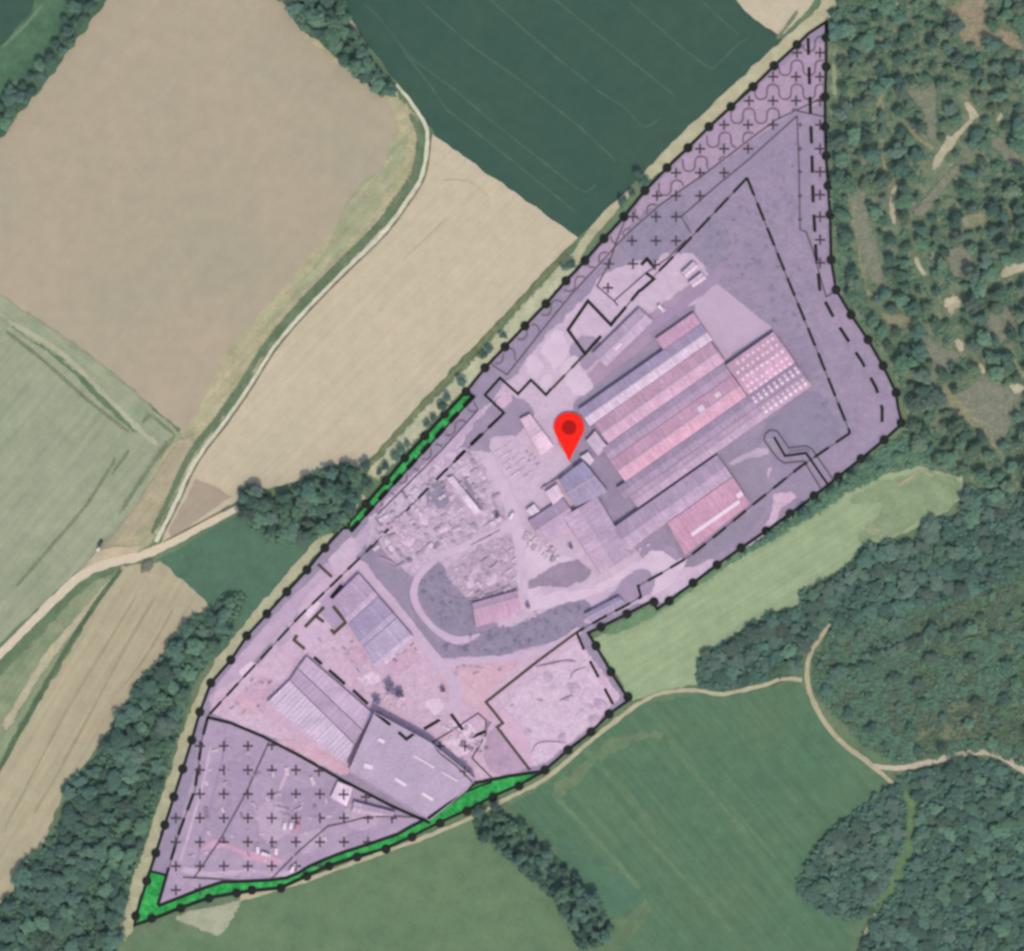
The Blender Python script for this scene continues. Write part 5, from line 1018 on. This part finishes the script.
strip_thing('long bright green strip curving along the southern boundary to the sharp west corner', [(151, 872), (165, 876), (157, 906)]+gi[::-1][1:]+go[::-1][1:]+[(137, 916)], [(gi, 3.2, False), ([(150, 871), (166, 875)], 2.4, False), ([(167, 874), (158, 905)], 3.4, False), (go, 2.6, False)])
line_thing('thin_line', 'thin black sliver across the east end of the long green strip', 'line', [(466, 792), (480, 786), (492, 782)], 2, M_BLK, lift=.46)
# set-back lines
dashed('long dashed line from the north apex down the north west side to the stepped corner', [(747, 178), (700, 228), (672, 258), (654, 276)], 2.6, M_BLK, 20, 7, 1.3, name='dashed_line')
dashed('dashed line running down beside the eastern meadow from the apex', [(747, 178), (772, 240), (793, 292), (820, 358), (850, 433)], 2.8, M_BLK, 19, 8, 1.6)
dashed('dashed line from the east bend along the red roofed shed to the pit corner', [(850, 433), (800, 467), (755, 503), (720, 532), (690, 556), (660, 574), (638, 586), (641, 597), (625, 606), (604, 617), (577, 632)], 2.6, M_BLK, 17, 9, 1.4)
line_thing('thick_line', 'thick olive line around the west side of the gravel pit', 'line', [(577, 632), (538, 661), (486, 702), (503, 723), (497, 727), (530, 770)], 2.8, M_OLV)
dashed('dashed line on the east edge of the gravel pit', [(577, 633), (584, 650), (600, 680), (614, 706)], 2.8, M_BLK, 18, 13)
dashed('dashed line of wide spaced strokes inside the eastern boundary', [(808, 38), (810, 100), (812, 160), (813, 200), (816, 254), (820, 292), (836, 322), (862, 362), (876, 388), (882, 408), (882, 428)], 3.2, M_BLK, 17, 12.5)
dashed('dashed line along the storage yards on the north west side', [(504, 413), (440, 476), (370, 548), (300, 616), (256, 664), (208, 716)], 2.6, M_BLK, 17, 8, 1.4, start=4)
dashed('dashed line slanting to the stepped bracket on the north side', [(640, 290), (611, 325)], 3, M_BLK, 14, 8, 1.5)
line_thing('bracket_line', 'small roof shaped bracket at the top of the north yard', 'bracket line', [(641, 265), (647, 259), (655, 268)], 3.4, M_BLK)
line_thing('bracket_line', 'short hooked bracket at the start of the slanting dashes', 'bracket line', [(646, 273), (654, 279), (640, 291)], 3, M_BLK)
line_thing('bracket_line', 'stepped black bracket around the small northern parking square', 'bracket line', [(617, 317), (611, 325), (588, 301), (568, 330), (585, 354), (601, 336)], 3.2, M_BLK)
dashed('dashed line from the parking bracket past the pale gravel patches', [(585, 354), (546, 395)], 2.6, M_OLV, 18, 9, 1.3, start=2)
line_thing('bracket_line', 'zigzag black line above the pink parking corner', 'bracket line', [(552, 388), (546, 395), (531, 380), (518, 394), (500, 378), (485, 395), (504, 413), (488, 428)], 2.6, M_BLK)
dashed('dashed line between pink office corner and storage yard', [(481, 434), (456, 459)], 2.6, M_BLK, 15, 8)
line_thing('bracket_line', 'short black bar above the three bay hall', 'bracket line', [(342, 585), (331, 598)], 4, M_BLK)
line_thing('bracket_line', 'T shaped black bracket left of the three bay hall', 'bracket line', [(324, 607), (305, 627)], 3.4, M_OLV)
line_thing('bracket_line', 'short spur off the T shaped bracket', 'bracket line', [(316, 616), (324, 622)], 3.2, M_OLV)
line_thing('bracket_line', 'angular hook bracket on the edge of the three bay hall', 'bracket line', [(333, 606), (346, 622), (334, 633), (331, 629)], 3.4, M_OLV)
line_thing('bracket_line', 'small corner bracket above the storage halls', 'bracket line', [(297, 635), (294, 640), (305, 649)], 3.2, M_OLV)
line_thing('bracket_line', 'short olive stroke crossing the north west strip', 'bracket line', [(318, 564), (332, 577)], 3, M_OLV)
for a, b, lab in (((314, 657), (322, 664), 'short dash at the corner of the light mauve hall'), ((329, 670), (345, 684), 'long dash in the middle of the light mauve hall edge'), ((353, 690), (368, 704), 'long dash at the lower end of the light mauve hall'), ((376, 712), (391, 724), 'dash across the top corner of the flat warehouse')):
    line_thing('dash_line', lab, 'dash', [a, b], 3.2, M_BLK)
line_thing('bracket_line', 'small V shaped bracket on the flat warehouse roof', 'bracket line', [(399, 731), (407, 738), (415, 732)], 3.2, M_BLK)
line_thing('dash_line', 'dash rising from the edge of the flat warehouse', 'dash', [(424, 729), (441, 719)], 3.2, M_BLK)
line_thing('dash_line', 'dash falling across the cluttered corner', 'dash', [(451, 714), (463, 730)], 3.2, M_BLK)
line_thing('dash_line', 'dash below the thin arch in the cluttered corner', 'dash', [(470, 738), (486, 731)], 3.2, M_BLK)
line_thing('thick_line', 'thick black line closing the crossed southern plot to the north', 'line', [(207, 717), (231, 723), (262, 736), (302, 757), (344, 781), (392, 806), (430, 823)], 3, M_BLK)
dashed('dashed line down the west side of the crossed southern plot', [(208, 717), (202, 740), (195, 790), (180, 830), (167, 874)], 3, M_BLK, 18, 8, 1.6)
THIN = [([(826, 96), (797, 110), (776, 120), (757, 134), (706, 173), (660, 205), (625, 236), (598, 266), (570, 296), (540, 333), (507, 375)], 'long thin grey line below the wavy hatching'), ([(830, 118), (806, 113), (797, 111)], 'short thin line at the top of the eastern crosses'), ([(797, 116), (746, 162), (720, 183), (681, 217), (691, 233)], 'thin line from the north corner to the small square of crosses'),
        ([(797, 116), (799, 170), (800, 230), (806, 232), (812, 248), (826, 297), (834, 292)], 'thin vertical line left of the eastern dashes'), ([(631, 206), (617, 240), (609, 264), (597, 286), (614, 301), (646, 273), (668, 258), (686, 240)], 'thin outline of the crossed north yard'),
        ([(507, 375), (494, 366), (490, 361)], 'short thin line at the lower end of the hatched strip'), ([(474, 402), (478, 410), (440, 452), (400, 492), (378, 514)], 'thin line parallel to the narrow green strip'), ([(614, 301), (618, 306)], 'tiny tick below the crossed north yard'),
        ([(428, 818), (396, 816), (370, 816), (343, 823), (328, 826), (300, 850), (271, 879)], 'thin bent line between huts and green strip in the crossed plot'), ([(269, 742), (246, 793), (220, 840), (194, 878)], 'thin slanting line through the crossed southern plot'), ([(183, 877), (220, 879), (252, 882)], 'thin level line at the foot of the crossed plot'),
        ([(478, 786), (456, 764), (440, 752), (433, 742), (456, 728), (478, 713), (486, 720), (486, 734), (472, 758), (492, 778)], 'thin looped line around the cluttered corner')]
for i, (px, lab) in enumerate(THIN): line_thing('thin_line', lab, 'line', px, 1.35 if i < 8 else 1.6, M_GLN)
sp = [(774, 437), (785, 456), (806, 453), (828, 485)]
line_thing('serpentine_line', 'zigzag black centre line of the outlined channel in the east', 'line', sp, 2.4, M_BLK)
cl = [(821, 489), (804, 461), (784, 463), (777, 458), (764, 440), (765, 434), (770, 430), (777, 431), (789, 448), (806, 446), (812, 449), (834, 481)]
line_thing('thin_line', 'thin grey outline around the zigzag channel line', 'line', cl, 1.6, M_GLN)
line_thing('thin_line', 'short inner grey line of the zigzag channel', 'line', [(788, 452), (806, 449), (810, 452)], .8, M_GLN)  # fine grey plan stroke inside the channel outline
# plus marks
def plus_mesh(r, wd):
    a, b = r*S, wd*S/2; o = [(b, a), (-b, a), (-b, b), (-a, b), (-a, -b), (-b, -b), (-b, -a), (b, -a), (b, -b), (a, -b), (a, b), (b, b)]
    V = [(x, y, .1) for x, y in o]+[(x, y, 0) for x, y in o]
    bm = bmesh.new(); vs = [bm.verts.new(v) for v in V]; bm.faces.new(vs[:12]); bm.faces.new(vs[12:][::-1])
    for i in range(12): bm.faces.new((vs[i], vs[12+i], vs[12+(i+1) % 12], vs[(i+1) % 12]))
    bmesh.ops.recalc_face_normals(bm, faces=bm.faces[:]); bm.normal_update(); bmesh.ops.triangulate(bm, faces=[f for f in bm.faces if len(f.verts) > 4])
    me = bpy.data.meshes.new('plus'); bm.to_mesh(me); bm.free(); me.materials.append(M_CRS); return me
PL = plus_mesh(5.2, 1.7)
X = [(797, 53), (820, 53), (773, 77), (796, 77), (820, 77), (749, 101), (773, 101), (796, 101), (820, 101), (724, 125), (748, 125), (773, 125), (820, 125), (700, 149), (724, 149), (748, 149), (820, 149), (676, 173), (700, 173), (724, 173), (820, 172), (657, 196), (676, 196), (700, 196), (820, 195),
     (633, 217), (656, 217), (676, 217), (820, 217), (632, 241), (656, 241), (676, 241), (820, 240), (609, 264), (633, 264), (655, 265), (820, 263), (608, 288), (800, 125), (800, 149), (800, 172), (800, 196), (800, 220)]
X += [(200, 746), (224, 746), (248, 746), (272, 745), (200, 770), (224, 770), (248, 770), (272, 770), (296, 770), (319, 771), (200, 794), (224, 794), (248, 794), (272, 794), (296, 794), (320, 794), (344, 794), (366, 797)]
X += [(176+24*i, 818) for i in range(10)]+[(176+24*i, 842) for i in range(9)]+[(176+24*i, 866) for i in range(7)]+[(176, 890), (200, 889)]+[(440, 746), (465, 746), (465, 770)]
XM = [(810, 60, 'at the top tip among the waves'), (760, 100, 'between the waves of the northern hatching'), (700, 160, 'in the lower waves of the northern hatching'), (640, 230, 'in the dark square of crosses'), (608, 280, 'in the small crossed north yard'), (820, 200, 'in the column by the eastern dashes'), (800, 170, 'on the thin vertical line'),
      (200, 770, 'at the upper left of the southern plot'), (285, 770, 'under the thick southern line'), (185, 850, 'at the left edge of the southern plot'), (250, 830, 'in the middle of the southern plot'), (300, 830, 'among the plot vehicles'), (350, 810, 'around the lone white hut'), (390, 830, 'at the right end of the southern plot'), (300, 866, 'above the long green strip'), (455, 755, 'in the cluttered corner')]
for p in X:
    x, y = W(p); o = bpy.data.objects.new('plus_mark', PL); COL.objects.link(o); o.location = (x, y, max(roof_z(x, y), .46)+.12)
    if p[0] == 800: o.scale = (.5, .5, 1)
    tag(o, f'{"small " if p[0] == 800 else ""}dark plus mark {near(p, XM)}', 'plus mark', 'plus marks')
# wavy hatch lines, cut to the hatched strip
HATCH = [(823, 30), (824, 94), (797, 108), (757, 132), (706, 171), (660, 203), (625, 234), (598, 264), (570, 294), (540, 331), (507, 372), (494, 364), (506, 350), (527, 329), (548, 307), (568, 284), (606, 242), (647, 194), (690, 151), (733, 110), (776, 69), (808, 40)]
H2 = [(474, 402), (477, 410), (440, 450), (400, 490), (378, 512), (384, 500)]
def waves(poly, y0, y1):
    for k in range(y0, y1):
        yy = 44+24*k; run = []
        def flush(run):
            if len(run) > 5: line_thing('wave_line', f'thin wavy line {near(run[len(run)//2], WM)}', 'wavy line', run, 1.5, M_WAV, group='wavy hatch lines')
        for i in range(0, 1400):
            t = (360+i*.36-791)/24*2*math.pi; x = 791+t*24/2/math.pi-1.9*math.sin(2*t); y = yy-7.5*math.sin(t)
            if inside((x, y), poly): run.append((x, y))
            else:
                flush(run); run = []
        flush(run)
WM = [(810, 60, 'at the top tip of the hatching'), (790, 85, 'below the top tip'), (760, 110, 'in the upper hatching'), (720, 140, 'in the middle hatching'), (680, 170, 'in the lower hatching'), (640, 205, 'above the dark square of crosses'), (590, 260, 'by the crossed north yard'), (540, 310, 'north of the pale gravel patches'), (430, 450, 'beside the narrow green strip')]
waves(HATCH, 0, 15); waves(H2, 14, 21)

# ---------------------------------------------------------------- the map pin: a thick teardrop leaning with its tip on the yard and its head against the hall eaves
x, y = W((569, 460.5)); r = thing('map_pin', 'big red teardrop map pin lying with its tip on the works yard', 'map pin', (x, y, .5)); r.rotation_euler = (math.radians(1), 0, 0)
M_PIN = flat_mat('red_pin', (250, 46, 34), .8, .01, spec=0); M_PCORE = flat_mat('dark_red_core', (172, 4, 4), .9, .01, spec=0)
R_ = 15.2*S; cy = 33*S/math.cos(math.radians(1)); ky = 1/math.cos(math.radians(1)); out = []
for i in range(33):
    a = math.radians(-22+224*i/32); out.append((R_*math.cos(a), cy+R_*ky*math.sin(a)))
a0 = out[0]; a1 = out[-1]
for t in (.3, .6, .85): out.append((a1[0]*(1-t)*(1+.0*t)-.25*t, a1[1]*(1-t)+.3*t))
out.append((-.5, .15)); out.append((.5, .15))
for t in (.85, .6, .3): out.append((a0[0]*(1-t)+.25*t, a0[1]*(1-t)+.3*t))
bm = bmesh.new(); top = [bm.verts.new((p[0], p[1], .8)) for p in out]; bot = [bm.verts.new((p[0], p[1], 0)) for p in out]; n = len(out)
bm.faces.new(top); bm.faces.new(bot[::-1])
for i in range(n): bm.faces.new((top[i], bot[i], bot[(i+1) % n], top[(i+1) % n]))
bmesh.ops.recalc_face_normals(bm, faces=bm.faces[:]); bmesh.ops.triangulate(bm, faces=[f for f in bm.faces if len(f.verts) > 4])
me = bpy.data.meshes.new('pin_body'); bm.to_mesh(me); bm.free(); link('pin_body', me, M_PIN, r)
k = 28; V = []
for z in (.95, .7): V += [(7.2*S*math.cos(i*6.2832/k), cy+7.2*S*ky*math.sin(i*6.2832/k), z) for i in range(k)]
link('pin_core', mesh('core', V, [tuple(range(k)), tuple(range(2*k-1, k-1, -1))]+[(i, k+i, k+(i+1) % k, (i+1) % k) for i in range(k)]), M_PCORE, r)

# stack the ground sheets 2.5 mm apart, lowest first
for i, (z, k, o) in enumerate(sorted(LAYERS, key=lambda t: (t[0], t[1]))): o.location.z = .004+.0025*i
# pale summer air between the ground and the camera: one closed box around everything
HB = 2600.0; V = [(sx*HB, sy*HB, z) for z in (-1.0, ALT+60) for sx, sy in ((-1, -1), (1, -1), (1, 1), (-1, 1))]
hz = link('haze', mesh('haze', V, [(3, 2, 1, 0), (4, 5, 6, 7), (0, 1, 5, 4), (1, 2, 6, 5), (2, 3, 7, 6), (3, 0, 4, 7)]), None)
mh = bpy.data.materials.new('haze_air'); mh.use_nodes = True; nt = mh.node_tree; nt.nodes.remove(nt.nodes['Principled BSDF'])
pv = nt.nodes.new('ShaderNodeVolumePrincipled'); pv.inputs['Color'].default_value = (.93, .96, 1, 1); pv.inputs['Density'].default_value = 1.4e-5
nt.links.new(pv.outputs[0], nt.nodes['Material Output'].inputs['Volume']); hz.data.materials.append(mh); tag(hz, 'thin pale summer haze over the whole landscape', None, kind='stuff')
